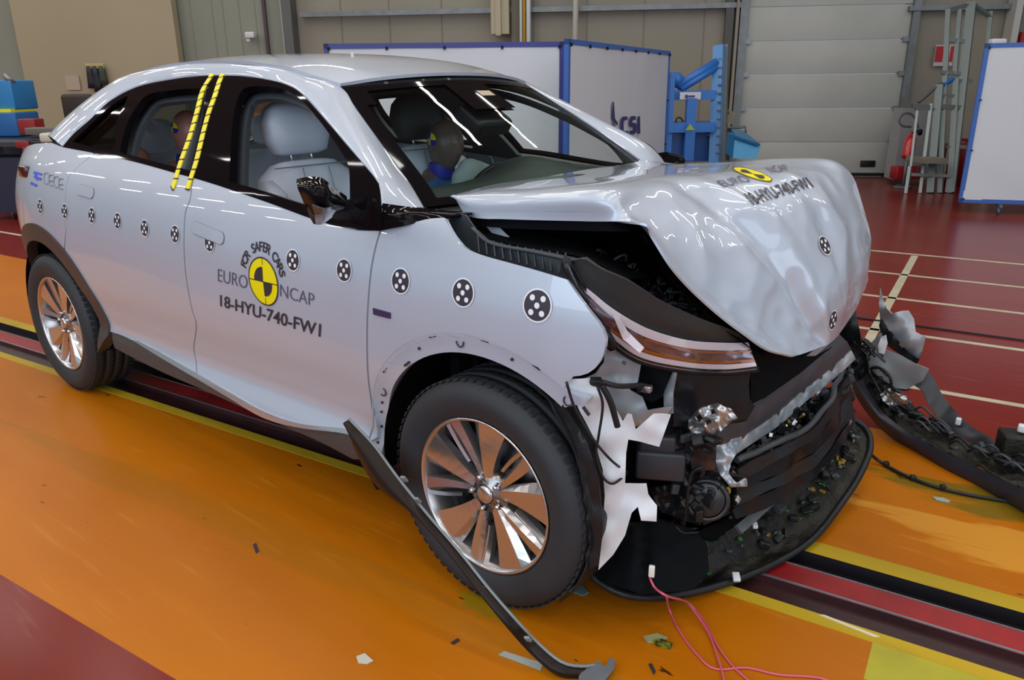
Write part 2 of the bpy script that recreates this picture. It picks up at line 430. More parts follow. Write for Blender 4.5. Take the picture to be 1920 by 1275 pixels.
# vertical joints of the wall panels
jb = MB()
for px in (640, 730, 828, 1000, 1100, 1207, 1320): 
    s = wl(px, 50)[0]; wall_slab(jb, s-.008, s+.008, 0, CEIL, -0.02, -0.012)
for px in (360, 400, 420, 450, 480): 
    s = wl(px, 50)[0]; wall_slab(jb, s-.006, s+.006, 0, CEIL, -0.02, -0.012, 1)
tag(jb.build('trim_6', [mat('panel_joint', (0.20, 0.18, 0.145), 0.7), mat('panel_joint_green', (0.23, 0.235, 0.19), 0.7)]), kind='structure')
tp = MB(); s50 = wl(52, 100)[0]
wall_slab(tp, s50, s340, 0.4, CEIL-.5, 0.05, 0.2); o = tp.build('wall_left', TAN); tag(o, kind='structure')
# other walls and the roof of the hall (seen in reflections)
ow = MB()
ow.box((-33, 0, CEIL/2), (0.3, 40, CEIL)); tag(ow.build('wall_right', WALG), kind='structure')
cb = MB(); cb.box((-11, 0, CEIL+.15), (50, 44, 0.3)); tag(cb.build('ceiling', mat('ceiling_panel', (0.44, 0.41, 0.35), 0.7)), kind='structure')
# sectional gate
dr = MB(); zs = [0.02, .565, 1.11, 1.655, 2.2, 2.745, 3.29, 3.835, 4.6]
zp = [wl(1550, y)[1] for y in (330, 266, 203, 139, 76)]
zs = [0.02] + zp[1:] + [zp[-1] + (zp[-1]-zp[-2])*k for k in (1, 2, 3, 4)]
for a, b in zip(zs, zs[1:]): dr.box(Wp((sdl+sdr)/2, 0.02, (a+b)/2), (sdr-sdl, 0.05, b-a-0.008), WR, bev=0.006)
door = dr.build('door_1', DOORM); tag(door, kind='structure')
hb = MB()
for z in zp:
    for s in (sdl+.02, sdr-.03): hb.box(Wp(s, .07, z), (.11, .04, .07), WR)
hb.build('hinge', STEELG, door)
vb = MB(); c = onwall(1627, 307, .055); vb.box(c, (.23, .03, .1), WR, bev=.03); vb.build('vent', BLACK, door)
vb = MB(); vb.box(Wp((sdl+sdr)/2, .06, .03), (sdr-sdl, .04, .05), WR); vb.build('bottom_seal', BLACK, door)
gb = MB()
wall_slab(gb, sdl-.12, sdl, 0, CEIL, 0, .12); wall_slab(gb, sdr, sdr+.1, 0, CEIL, 0, .12)
wall_slab(gb, sdl-.34, sdl-.22, 0, CEIL, 0, .14, 1); wall_slab(gb, sdl-.19, sdl-.15, .0, CEIL, 0, .2, 2)
tag(gb.build('trim_7', [GALV, DSTEEL, WALL]), kind='structure')
# girts and posts
def girt(px0, px1, py, th, m, name):
    a, b = onwall(px0, py, .1), onwall(px1, py, .1); b.z = a.z
    o = MB().beam(a, b, .1, th).build(name, m); tag(o, kind='structure')
girt(563, 1388, 28, .075, GALV, 'trim_8'); girt(1704, 1920, 16, .07, GALV, 'trim_9')
gl_ = MB(); gl_.beam(onwall(-200, 165, .1), onwall(62, 165, .1), .1, .16); tag(gl_.build('trim_10', GALV), kind='structure')
pb = MB(); wall_slab(pb, s545-.06, s545+.1, 0, CEIL, 0, .25); tag(pb.build('trim_11', mat('column_grey', (.10, .105, .10), .5)), kind='structure')
pb = MB(); wall_slab(pb, s545-.14, s545-.08, 0, CEIL, .02, .1); tag(pb.build('trim_12', mat('pale_duct', (.42, .47, .43), .5)), kind='structure')
pb = MB(); s5 = wl(499, 50)[0]; wall_slab(pb, s5-.02, s5+.03, 0, CEIL, 0, .05); tag(pb.build('trim_13', mat('plum_downpipe', (.07, .04, .05), .5)), kind='structure')
s9 = wl(943, 30)[0]
pb = MB(); wall_slab(pb, s9-.14, s9+.14, wl(943, 66)[1], CEIL, .1, .35); wall_slab(pb, s9-.06, s9+.02, wl(943, 64)[1]-.04, CEIL, .35, .4)
tag(pb.build('trim_14', mat('beige_cable_duct', (.42, .37, .25), .6)), kind='structure')
pb = MB(); wall_slab(pb, s9+.16, s9+.36, 0, CEIL, 0, .2); tag(pb.build('trim_15', mat('brown_column', (.16, .14, .10), .6)), kind='structure')
for px, w, c, nm in ((981, .022, (.62, .66, .66), 'white_pipe'), (987, .022, (.50, .28, .01), 'mustard_pipe'), (995, .035, (.66, .70, .72), 'pale_pipe'), (1081, .045, (.50, .50, .43), 'cream_pipe')):
    s = wl(px, 40)[0]; o = MB().cyl(Wp(s, .3, 0), Wp(s, .3, CEIL), w, 12).build('pipe', mat(nm, c, .4))
    tag(o, {'white_pipe': 'thin white pipe running up the back wall just left of the mustard pipe', 'mustard_pipe': 'mustard yellow pipe running up the back wall between two white pipes',
            'pale_pipe': 'thick pale pipe on the back wall right beside the mustard pipe', 'cream_pipe': 'cream pipe running up the back wall above the corner of the logo screen'}[nm], 'pipe')
# small white camera box on the wall
c = onwall(470, 66, .12)
o = MB().box(c, (.16, .12, .1), WR, bev=.02).box(c+V((0, 0, -.07))-WD*.04, (.06, .06, .05), WR).build('wall_camera', mat('white_case', (.6, .6, .6), .4))
tag(o, 'small white camera box mounted on the grey-green wall above the car roof', 'camera')

# ------------------------------------------------------------------ screens
BLUEF = mat('blue_frame_paint', (0.035, 0.12, 0.42), 0.4)
NAVYF = mat('navy_frame_paint', (0.035, 0.04, 0.22), 0.4)
def cloth_mat():
    m = mat('white_screen_cloth', (0.60, 0.625, 0.67), 0.7, bump=0.9, bscale=2.2, stretch=(1, 1, .5)); return m
CLOTH = cloth_mat()
def screen(A, B, z0, z1, fm, label, castors=True, fw=.045):
    A, B = V((A.x, A.y, 0)), V((B.x, B.y, 0)); root = empty('partition_screen', A)
    d = (B-A).normalized(); n = V((d.y, -d.x, 0)); L = (B-A).length
    if n.dot(CAM-A) < 0: n = -n
    loc = lambda s, o_, z: d*s + n*o_ + V((0, 0, z))
    f = MB()
    for s in (fw/2, L-fw/2): f.beam(loc(s, 0, z0), loc(s, 0, z1), fw, fw, up=d)
    for z in (z0+fw/2, z1-fw/2): f.beam(loc(0, 0, z), loc(L, 0, z), fw, fw)
    f.build('frame', fm, root)
    rows = []; nu, nv = 30, 24
    vs = []; fs = []
    for i in range(nu):
        for k in range(nv):
            s = fw*.8 + (L-fw*1.6)*i/(nu-1); z = z0+fw*.8 + (z1-z0-fw*1.6)*k/(nv-1)
            w = .012*noise.noise(V((s*1.3+A.x, z*1.1, 3.1))) + .01*math.sin((s+z*.8)*7)*max(0, 1-(z-z0)/.5)
            vs.append(loc(s, .014+w, z))
    for i in range(nu-1):
        for k in range(nv-1): fs.append((i*nv+k, (i+1)*nv+k, (i+1)*nv+k+1, i*nv+k+1))
    b = len(vs); vs += [v - n*.012 for v in vs]; fs += [tuple(j+b for j in q[::-1]) for q in fs]
    mesh('cloth', vs, fs, CLOTH, root, smooth=True)
    k = int(L/.5)
    for i in range(k+1): MB().box(loc(fw+(L-2*fw)*i/k, .03, z1-fw), (.015, .015, .03)).build('eyelet', BLACK, root)
    for i in range(4):
        for s in (fw, L-fw): MB().box(loc(s, .03, z0+fw+(z1-z0-2*fw)*i/3), (.02, .02, .015)).build('eyelet', BLACK, root)
    if castors:
        for s in (.42 if L > 1 else .2, L-.35):
            w = MB(); w.lathe(loc(s, 0, .04), d, [(.001, -.012), (.04, -.012), (.04, .012), (.001, .012)], 16)
            w.beam(loc(s, -.1, .1), loc(s, .1, .1), .03, .03); w.beam(loc(s, 0, .05), loc(s, 0, z0), .02, .02, up=d)
            w.build('castor', mat('castor_blue', (.08, .14, .2), .4), root)
    tag(root, label, 'screen')
    return root, loc, n, d
H1 = 1.83
A1, B1 = U(607, 82, z=H1), U(1058, 78, z=H1)
screen(A1, B1, .12, H1, NAVYF, 'long white fabric screen in a navy frame behind the car roof')
A2, B2 = U(1062, 74, z=H1), U(1254, 96, z=H1)
A2 = CAM + (A2-CAM)*0.985; 
sc, loc2, n2, d2 = screen(A2, B2, .12, H1, BLUEF, 'white fabric screen with dark CSI lettering and a feather mark')
A3, B3 = U(1796, 379, z=.12), U(2210, 393, z=.12)
screen(A3, B3, .12, H1, BLUEF, 'white fabric screen on castors at the right edge of the hall')
# lettering CSI and feather on the middle screen: drawn on the cloth plane
def onplane(px, py, Q, n):
    d = ray(px, py); return CAM + d*((Q-CAM).dot(n)/d.dot(n))
NAVY = mat('navy_print', (0.035, 0.03, 0.16), 0.5)
def flatprint(name, polys, Q, n, parent, m):
    mb = MB()
    for pl in polys: mb.plate([onplane(x, y, Q, n) - parent.location for x, y in pl], .003, nrm=n)
    return mb.build(name, m, parent)
Q2 = A2 + n2*.032
def bx_(x0, y0, x1, y1): return [(x0, y0), (x1, y0), (x1, y1), (x0, y1)]
k = lambda x, y: (1130+x/11.59, 170+y/11.59)
flatprint('lettering', [[k(*p) for p in q] for q in (
    [(400,620),(440,560),(535,560),(535,640),(470,640),(450,660),(450,860),(470,880),(550,870),(550,950),(440,955),(400,900)],
    [(590,600),(620,555),(715,550),(715,630),(640,640),(640,700),(715,700),(735,740),(735,890),(700,940),(585,945),(585,865),(680,860),(690,790),(620,785),(590,750)],
    [(765,560),(808,552),(815,930),(770,940)])], Q2, n2, sc, NAVY)
flatprint('emblem', [[k(*p) for p in q] for q in (
    [(205,690),(250,760),(330,850),(370,970),(415,1110),(350,1095),(270,1010),(225,890)],
    [(215,240),(240,240),(262,600),(325,700),(325,770),(250,690),(205,600)])], Q2, n2, sc, NAVY)

# ------------------------------------------------------------------ the car: body surface
car = empty('car', (0, 0, 0))
tag(car, 'silver-white crossover car with crumpled bonnet and its front bumper torn away', 'car')
g_plan = pchip([(-3.68, .40), (-3.6, .60), (-3.5, .70), (-3.35, .79), (-3.2, .854), (-3.05, .896), (-2.9, .918), (-2.7, .927), (-2.2, .925), (-1.5, .925), (-.8, .925), (-.2, .925), (.1, .918), (.3, .90), (.45, .87), (.7, .80)])
h_prof = pchip([(0.12, -.07), (.22, -.03), (.30, -.012), (.36, -.022), (.42, -.046), (.50, -.038), (.62, -.014), (.75, -.002), (.86, 0), (.94, -.006), (1.0, -.018), (1.06, -.036), (1.12, -.060), (1.18, -.092), (1.24, -.128), (1.30, -.168), (1.38, -.224), (1.46, -.290), (1.52, -.350), (1.56, -.41), (1.60, -.49)])
def S(x, z):
    gh = max(0, z-1.15); r = max(0, -x-2.2)
    return g_plan(x) + h_prof(z) - 0.10*r*gh
def Pn(x, z, off=0.0):
    y = S(x, z); e = .004
    dx = (S(x+e, z)-S(x-e, z))/(2*e); dz = (S(x, z+e)-S(x, z-e))/(2*e)
    n = V((-dx, -1, -dz)).normalized()
    return V((x, -y, z)) + n*off, n
def hitS(px, py):
    d = ray(px, py); t0 = 1.0; prev = None; t = 1.0
    while t < 8:
        p = CAM + d*t; f = p.y + S(p.x, p.z)
        if prev is not None and prev < 0 <= f:
            a, b = t-.03, t
            for _ in range(30):
                m = (a+b)/2; p = CAM + d*m
                if p.y + S(p.x, p.z) < 0: a = m
                else: b = m
            return CAM + d*b
        prev = f; t += .03
    # miss: nearest approach
    best = min((abs((CAM+d*t_).y + S((CAM+d*t_).x, (CAM+d*t_).z)), t_) for t_ in [1+.01*k for k in range(700)])
    return CAM + d*best[1]
def xz(a):
    if a[0] == 'w': return (a[1], a[2])
    p = hitS(*a); return (p.x, p.z)
def arc(cx, cz, r, a0, a1, n=24, rz=None):
    return [('w', cx + r*math.cos(math.radians(a0+(a1-a0)*k/n)), cz + (rz or r)*math.sin(math.radians(a0+(a1-a0)*k/n))) for k in range(n+1)]
def dens(poly, step=.02, closed=True):
    out = []; n = len(poly)
    for i in range(n if closed else n-1):
        a, b = V((*poly[i], 0)), V((*poly[(i+1) % n], 0)); k = max(1, int((b-a).length/step))
        for j in range(k): out.append(tuple(a.lerp(b, j/k))[:2])
    if not closed: out.append(poly[-1])
    return out
def sm(tokens, n=None, closed=False):
    """smooth a token list into (x,z) points"""
    p = [V((*xz(t), 0)) for t in tokens]
    L = sum((b-a).length for a, b in zip(p, p[1:]))
    return [(q.x, q.y) for q in catmull(p, n or max(4, int(L/.02)), closed)]
def side_panel(name, outline, m, holes=(), off=0.0, step=.03, depth=.016, mirror=True, parent=None, label=None, surf=None, depth_dir=None, mat2=None):
    outline = dens(outline, .02)
    holes = [dens(h, .02) for h in holes]
    pts = [V(p) for p in outline]; edges = [(i, (i+1) % len(outline)) for i in range(len(outline))]
    for h in holes:
        b = len(pts); pts += [V(p) for p in h]; edges += [(b+i, b+(i+1) % len(h)) for i in range(len(h))]
    nb = len(pts)
    x0, x1 = min(p[0] for p in outline), max(p[0] for p in outline); z0, z1 = min(p[1] for p in outline), max(p[1] for p in outline)
    nx, nz = int((x1-x0)/step)+1, int((z1-z0)/step)+1
    bp = [V(p) for p in pts]
    for i in range(nx+1):
        for j in range(nz+1):
            x, z = x0+i*step, z0+j*step
            if inpoly(x, z, outline) and not any(inpoly(x, z, h) for h in holes):
                q = V((x, z))
                if min((q-b).length_squared for b in bp) > (step*.42)**2: pts.append(q)
    r = delaunay_2d_cdt([V((p[0], p[1])) for p in pts], edges, [], 0, 1e-6)
    vc, fc = r[0], r[2]
    fs = []
    for f in fc:
        cx = sum(vc[i][0] for i in f)/len(f); cz = sum(vc[i][1] for i in f)/len(f)
        if inpoly(cx, cz, outline) and not any(inpoly(cx, cz, h) for h in holes):
            a = sum(vc[f[i]][0]*vc[f[(i+1) % len(f)]][1] - vc[f[(i+1) % len(f)]][0]*vc[f[i]][1] for i in range(len(f)))
            fs.append(tuple(f) if a > 0 else tuple(f[::-1]))   # +area in xz seen from -y
    SF = surf or Pn
    vs = []; ns = []
    for v in vc:
        p, n = SF(v[0], v[1], off); vs.append(p); ns.append(n)
    # boundary flange turned inwards
    cnt = {}
    for f in fs:
        for i in range(len(f)): e = (f[i], f[(i+1) % len(f)]); cnt[e] = 1
    bd = [e for e in cnt if (e[1], e[0]) not in cnt]
    nf = len(fs); b2 = {}
    def dup(i, dep):
        key = (i, dep)
        if key not in b2:
            b2[key] = len(vs); vs.append(vs[i] - ns[i]*dep); ns.append(ns[i])
        return b2[key]
    for a, b in bd: fs.append((b, a, dup(a, depth), dup(b, depth)))
    def mk(ms, sgn):
        V2 = [V((p.x, p.y*sgn, p.z)) for p in vs]; F2 = fs if sgn > 0 else [f[::-1] for f in fs]
        o = mesh(name, V2, F2, ms, parent or car, smooth=True, label=label if sgn > 0 else None)
        me = o.data
        for p in me.polygons[nf:]: p.use_smooth = False
        nl = []
        for p in me.polygons:
            for vi in p.vertices:
                n = ns[vi]; nl.append((n.x, n.y*sgn, n.z) if p.index < nf else tuple(p.normal))
        me.normals_split_custom_set(nl)
        return o
    o = mk(m, 1)
    if mirror: mk(m, -1)
    return o

# ---- feature lines (pixels traced on the near side, laid on the body surface)
belt = sm([(118, 276), (176, 287), (250, 303), (330, 325), (400, 345), (500, 379), (570, 405), (620, 421), (665, 431), (713, 433)])
belt2 = sm([(713, 433), (760, 422), (800, 411), (833, 408)])
seamQ = sm([(176, 288), (135, 323), (125, 342), (122, 380), (119, 410), (124, 430)])
seamB = sm([(362, 334), (357, 372), (348, 397), (345, 450), (349, 520), (360, 580), (368, 610), (364, 660), (369, 706)])
seamF = sm([(713, 433), (704, 465), (697, 500), (691, 560), (690, 700), (690, 828)])
sill_t = sm([(208, 622), (240, 634), (300, 670), (367, 709), (430, 746), (494, 783), (560, 802), (640, 812), (690, 828)])
sill_b = sm([(213, 652), (250, 672), (307, 700), (388, 735), (460, 768), (530, 799), (600, 830), (660, 862)])
RWX, RWZ = -2.79, .3527
def cutpoly(poly, x, left=True):
    return [p for p in poly if (p[0] <= x) == left]
RO = .505                                        # rear arch outer edge of cladding
q0 = seamQ[-1]; a0 = math.degrees(math.atan2(q0[1]-RWZ, q0[0]-RWX))
a1 = math.degrees(math.atan2(sill_t[0][1]-RWZ, sill_t[0][0]-RWX))
def pol(cx, cz, r, a): return ('w', cx+r*math.cos(math.radians(a)), cz+r*math.sin(math.radians(a)))
W_ = lambda L: [(t[1], t[2]) for t in L]
# quarter panel
xq = -3.60
quarter = seamQ + W_(arc(RWX, RWZ, RO, a0, 182, 26)) + [(-3.33, .32), (-3.48, .34), (-3.58, .5), (xq, .7), (xq, .95), (-3.52, 1.08), (-3.36, 1.15), (-3.15, 1.195), (-2.95, 1.22), (-2.75, 1.232)]
bq = [p for p in belt if p[0] < seamQ[0][0]-.01]
quarter = quarter + bq
side_panel('quarter_panel', quarter, PAINT)
def between(line, a, b):
    return [p for p in line if a+.004 < p[0] < b-.004]
G = .004
# rear door
rd = [(x+G, z) for x, z in seamQ[::1]]
rdoor = [(p[0]+G, p[1]) for p in seamQ] + W_(arc(RWX, RWZ, RO, a0-1, a1, 18)) + between(sill_t, sill_t[0][0], seamB[-1][0]) + [(p[0]-G, p[1]) for p in seamB[::-1]] + between(belt, seamQ[0][0], seamB[0][0])[::-1]
rear_door = side_panel('rear_door', rdoor, PAINT)
fdoor = [(p[0]+G, p[1]) for p in seamB] + between(sill_t, seamB[-1][0], seamF[-1][0]) + [(p[0]-G, p[1]) for p in seamF[::-1]] + between(belt, seamB[0][0], seamF[0][0])[::-1]
front_door = side_panel('front_door', fdoor, PAINT)
# front fender with wheel opening
FO = .492
fend_top = sm([(833, 408), (841, 424), (850, 440), (870, 463), (900, 477), (960, 494), (1010, 508), (1063, 524)])
fend_fr = sm([(1063, 524), (1085, 556), (1112, 592), (1127, 612), (1136, 636), (1131, 665), (1118, 688), (1098, 702), (1074, 706)])
aF0 = math.degrees(math.atan2(fend_fr[-1][1]-RWZ, fend_fr[-1][0]))
rF = math.hypot(fend_fr[-1][1]-RWZ, fend_fr[-1][0])
fender = [(p[0]+G, p[1]) for p in seamF[::-1]][::1]
tailz = seamF[-1][1]
fender = [(p[0]+G, p[1]) for p in seamF] + [(-.452, .36), (-.449, .42)]
aa = math.degrees(math.atan2(.45-RWZ, -.485))
fender_o = [(p[0]+G, p[1]) for p in seamF] + [(FO*-1+.034, .40)] + [(x, z) for x, z in W_(arc(0, RWZ, FO, 168, aF0, 34)) if x > seamF[-1][0]+.012] + fend_fr[::-1] + fend_top[::-1] + belt2[::-1]
front_fender = side_panel('front_fender', fender_o, PAINT, label='dented silver-white front fender without its arch trim')
# recessed flange of the front wheel opening
def SfR(x, z, off=0):
    r = math.hypot(x, z-RWZ); t = min(1, max(0, (FO-r)/.014)); p, n = Pn(x, z, off - .014*t*t*(3-2*t)); return p, n
flp = W_(arc(0, RWZ, FO+.002, 176, aF0-2, 40)) + [(.345, .735), (.332, .72)] + W_(arc(0, RWZ, .436, 52, 184, 34, .432))
flp = [(max(x, seamF[-1][0]+.006), z) for x, z in flp]
flange = side_panel('arch_flange', flp, PAINT, surf=SfR, depth=.03, step=.012, label='bare painted flange of the front wheel opening')
for a, kind in ((152, 'u'), (97, 'u'), (52, 'u'), (128, 'b'), (109, 's'), (86, 's'), (66, 's'), (141, 's'), (170, 'h'), (176, 'h'), (163, 'h'), (158, 'h'), (118, 'h'), (75, 'h'), (46, 's')):
    ra = .462; x, z = ra*math.cos(math.radians(a)), RWZ+ra*math.sin(math.radians(a))
    mk = MB(); p, n = SfR(x, z, .004); rad = V((math.cos(math.radians(a)), 0, math.sin(math.radians(a)))); tan = V((-rad.z, 0, rad.x))
    if kind == 'u':
        mk.tube([p + tan*(.013*math.cos(t)) + rad*(-.016*math.sin(t)+.004) for t in [math.pi*k/10 for k in range(11)]], .0022, 6)
    elif kind == 'h': mk.cyl(p-n*.003, p+n*.001, .0045, 10)
    else:
        q = p + rad*(.022 if kind == 's' else -.02); mk.beam(q-tan*.013, q+tan*.013, .006, .007, up=n)
    mk.build({'u': 'clip_loop', 'h': 'bolt_hole'}.get(kind, 'clip_slot'), INK, flange)
# sill and cladding
sill = side_panel('sill_cladding', sill_t[:-1] + [(seamF[-1][0], tailz-.005), (-.455, .33)] + sill_b[::-1], CLAD, off=-.004)
# bright lower edge of the doors (sill moulding)
mld = []
mt = sm([(262, 640), (300, 660), (367, 698), (430, 734), (494, 770), (560, 793), (640, 803), (672, 812)])
mb_ = sm([(248, 637), (300, 669), (367, 708), (430, 745), (494, 782), (560, 801), (640, 811), (672, 822)])
side_panel('sill_moulding', mt[::-1] + mb_, mat('satin_silver', (.60, .62, .64), .25, .8), off=.006, step=.02, depth=.01)
# rear arch cladding ring
ring = W_(arc(RWX, RWZ, RO+.004, a1-2, 183, 50)) + [(-3.30, .32), (-3.22, .30)] + W_(arc(RWX, RWZ, .425, 183, a1-14, 46))
side_panel('arch_cladding', ring, CLAD, off=.008, step=.03, depth=.05)
# ---- windows
DLO = sm([(118, 275), (140, 250), (167, 227), (207, 190), (260, 163), (333, 148), (383, 143), (430, 142), (467, 145), (500, 150), (533, 158), (567, 178), (617, 233), (650, 272), (679, 305), (704, 335), (711, 350), (715, 383), (716, 431)])
wq = sm([(136, 266), (168, 236), (210, 198), (240, 181), (229, 206), (216, 240), (210, 281), (136, 266)])[:-1]
wr = sm([(226, 284), (231, 258), (240, 230), (254, 204), (272, 182), (292, 174), (340, 168), (388, 166)]) + sm([(386, 178), (380, 225), (370, 280), (364, 318)]) + sm([(360, 321), (330, 313), (280, 300), (232, 288)])
wf = sm([(431, 342), (433, 290), (436, 242), (441, 205), (449, 178), (459, 166), (492, 162), (530, 168), (563, 186), (594, 220), (624, 260), (652, 305), (656, 330), (657, 372)]) + sm([(650, 398), (600, 392), (540, 374), (480, 354), (440, 344)])
frame = side_panel('window_trim', DLO[:-1] + belt[::-1], GLOSS, holes=[wq, wr, wf], off=.002, step=.03, depth=.03, label='gloss black window surround')
side_panel('quarter_window', wq, PRIV, off=-.010, step=.04, depth=.003)      # the windows of the doors are wound down
# inner door frames (dark), seen through the glass
def Pin(x, z, off=0): return Pn(x, z, -.05+off)
def shr(poly, k):
    cx = sum(p[0] for p in poly)/len(poly); cz = sum(p[1] for p in poly)/len(poly); return [(cx+(x-cx)*k, cz+(z-cz)*k) for x, z in poly]
side_panel('inner_frame', DLO[:-1] + belt[::-1], SLATE, holes=[shr(wq, .94), shr(wr, .94), shr(wf, .95)], surf=Pin, step=.04, depth=.02)
# ---- roof
ze = pchip([(-2.95, 1.40), (-2.64, 1.47), (-2.52, 1.50), (-2.2, 1.547), (-1.77, 1.566), (-1.5, 1.560), (-1.2, 1.530), (-.94, 1.474)])
ye = pchip([(-2.95, .50), (-2.5, .525), (-2.0, .545), (-1.4, .55), (-1.1, .545), (-.94, .53)])
xs = [-.94, -1.05, -1.2, -1.35, -1.5, -1.77, -2.0, -2.2, -2.4, -2.55, -2.7]
rows = []
for i, x in enumerate(xs):
    r = []
    for k in range(9):
        s = -1 + k/4; fx = (1-s*s)
        xx = x + (.085*fx if i == 0 else .085*fx*max(0, 1-i/4)) - (.16*fx if i == len(xs)-1 else .08*fx if i == len(xs)-2 else 0)
        r.append(V((xx, ye(x)*s, ze(x) + .036*(1-abs(s)**2.4))))
    rows.append(r)
grid('roof', rows, PAINT, car, nu=40, nv=60, thick=.012)
# cantrail + A pillar + D pillar strip between the window surround and the roof / windscreen
Apx = [(118, 275), (140, 250), (167, 227), (207, 190), (260, 163), (333, 148), (383, 143), (467, 145), (533, 158), (567, 178), (617, 233), (679, 305), (704, 335), (712, 356), (716, 390), (716, 425)]
wsN = [V((-.94, -.53, 1.474)), V((-.80, -.576, 1.392)), V((-.62, -.63, 1.282)), V((-.47, -.672, 1.185)), V((-.385, -.70, 1.122))]
def wsE(t): return catmull(wsN, 41)[int(round(t*40))]
Bp = [U(100, 267, y=-.70), U(125, 245, y=-.635), U(160, 205, y=-.60), U(200, 172, y=-.56), V((-2.45, -.528, ze(-2.45))), V((-2.05, -.543, ze(-2.05))), V((-1.7, -.548, ze(-1.7))), V((-1.3, -.549, ze(-1.3))), V((-1.07, -.543, ze(-1.07))), V((-.94, -.53, 1.474)),
      wsE(.25), wsE(.58), wsE(.76), wsE(.85), wsE(.93), wsE(1.0)]
Ap = [hitS(*a) for a in Apx]
def pil(sg):
    f = lambda p: V((p.x, p.y*sg, p.z))
    rows = []
    for a, b in zip(Ap, Bp):
        out = V((0, -.6, .8)) ; w = (a-b).length
        rows.append([f(a + V((0, .01, -.004))), f(a), f(a.lerp(b, .3)+out*w*.10), f(a.lerp(b, .65)+out*w*.13), f(b + out*.001), f(b + V((0, .02, -.012)))])
    grid('pillar_rail', rows, PAINT, car, nu=18, nv=110, flip=(sg < 0), label='curved roof rail and windscreen pillar')
pil(1); pil(-1)
# ---- windscreen
def ws(u, v):
    """u -1..1 across, v 0 bottom..1 top"""
    e = wsE(1-v); s = u
    return V((e.x + (.085 + .07*(1-v))*(1-s*s), s*abs(e.y), e.z + (.028*(1-s*s)) - .02*(1-v)*(1-s*s)))
def ws_grid(name, m, uv_, off, parent=car, th=.004):
    vs, fs = [], []; nu, nv = len(uv_), len(uv_[0])
    for r in uv_:
        for (u, v) in r:
            e = .01; du = ws(u+e, v)-ws(u-e, v); dv = ws(u, min(1, v+e))-ws(u, max(0, v-e)); n = du.cross(dv).normalized()
            if n.x < 0: n = -n
            vs.append(ws(u, v)+n*off)
    b = len(vs)
    for i in range(nu-1):
        for k in range(nv-1): fs.append((i*nv+k, (i+1)*nv+k, (i+1)*nv+k+1, i*nv+k+1))
    return mesh(name, vs, fs, m, parent, smooth=True)
lin = lambda a, b, n: [a+(b-a)*k/(n-1) for k in range(n)]
wscreen = ws_grid('windscreen', WSG, [[(u, v) for v in lin(0, 1, 24)] for u in lin(-.995, .995, 40)], 0)
fr = MB()
def frit(us, vs_):
    pts = [[ws(u, v)+V((.5, 0, .85))*.0022 for v in vs_] for u in us]; nu, nv = len(us), len(vs_)
    pts2 = [[p-V((.5, 0, .85))*.012 for p in r] for r in pts]
    fr.add([p for r in pts for p in r], [(i*nv+k, (i+1)*nv+k, (i+1)*nv+k+1, i*nv+k+1) for i in range(nu-1) for k in range(nv-1)], 0, True)
    fr.add([p for r in pts2 for p in r], [(i*nv+k, (i+1)*nv+k, (i+1)*nv+k+1, i*nv+k+1) for i in range(nu-1) for k in range(nv-1)], 0, True)
frit(lin(-1.0, -.925, 4), lin(0, 1, 24)); frit(lin(.925, 1.0, 4), lin(0, 1, 24)); frit(lin(-.93, .93, 30), lin(.93, 1.0, 4)); frit(lin(-.93, .93, 30), lin(0, .06, 4))
frit(lin(-.24, .16, 8), lin(.68, .94, 8))
frit(lin(-.93, -.86, 4), lin(.80, .94, 4))
fr.build('frit_band', GLOSS, car, label='black border band of the windscreen')
# sensor housing, mirror
sb = MB(); sb.box(ws(-.02, .70)+V((-.06, 0, -.05)), (.14, .20, .07), Matrix.Rotation(.55, 3, 'Y'), bev=.02)
sb.build('sensor_housing', BLACK, car)
ib = MB(); ib.box(U(900, 222, y=0)+V((-.02, .06, -.02)), (.035, .25, .075), Matrix.Rotation(.2, 3, 'Z'), bev=.016); ib.cyl(ws(0, .72)+V((-.05, 0, -.03)), U(900, 222, y=.03), .012)
ib.build('interior_mirror', BLACK, car)
st_ = MB(); st_.plate([ws(u, v)+V((.002, 0, .003)) for u, v in ((-.03, .80), (.11, .80), (.11, .85), (-.03, .85))], .001); st_.build('sticker', mat('tan_sticker', (.45, .36, .26), .5), car)
# ---- cowl under the windscreen, black wedge by the mirror
wedge = [(665, 431), (690, 428), (713, 432), (760, 421), (800, 410), (845, 402), (838, 396), (812, 392), (775, 389), (720, 379), (716, 400)]
def onpl(px, py, y): return U(px, py, y=y)
rows = [[(705, 433, -.895), (760, 423, -.88), (800, 412, -.85), (850, 405, -.79), (885, 403, -.72)], [(706, 410, -.895), (755, 402, -.875), (800, 398, -.83), (850, 399, -.77), (885, 399, -.72)], [(718, 381, -.86), (770, 388, -.82), (815, 392, -.76), (850, 396, -.72), (885, 396, -.68)]]
grid('cowl_corner', rows, GLOSS, car, nu=24, nv=10, thick=.006)
rows = [[V((-.30 + .09*(1-(y/.7)**2), y, 1.075+.03*(1-(y/.7)**2))) for y in lin(-.7, .7, 7)], [V((-.385+.155*(1-(y/.7)**2), y, 1.115+.01*(1-(y/.7)**2))) for y in lin(-.7, .7, 7)]]
grid('cowl_panel', rows, BLACK, car, nu=20, nv=4, thick=.008)
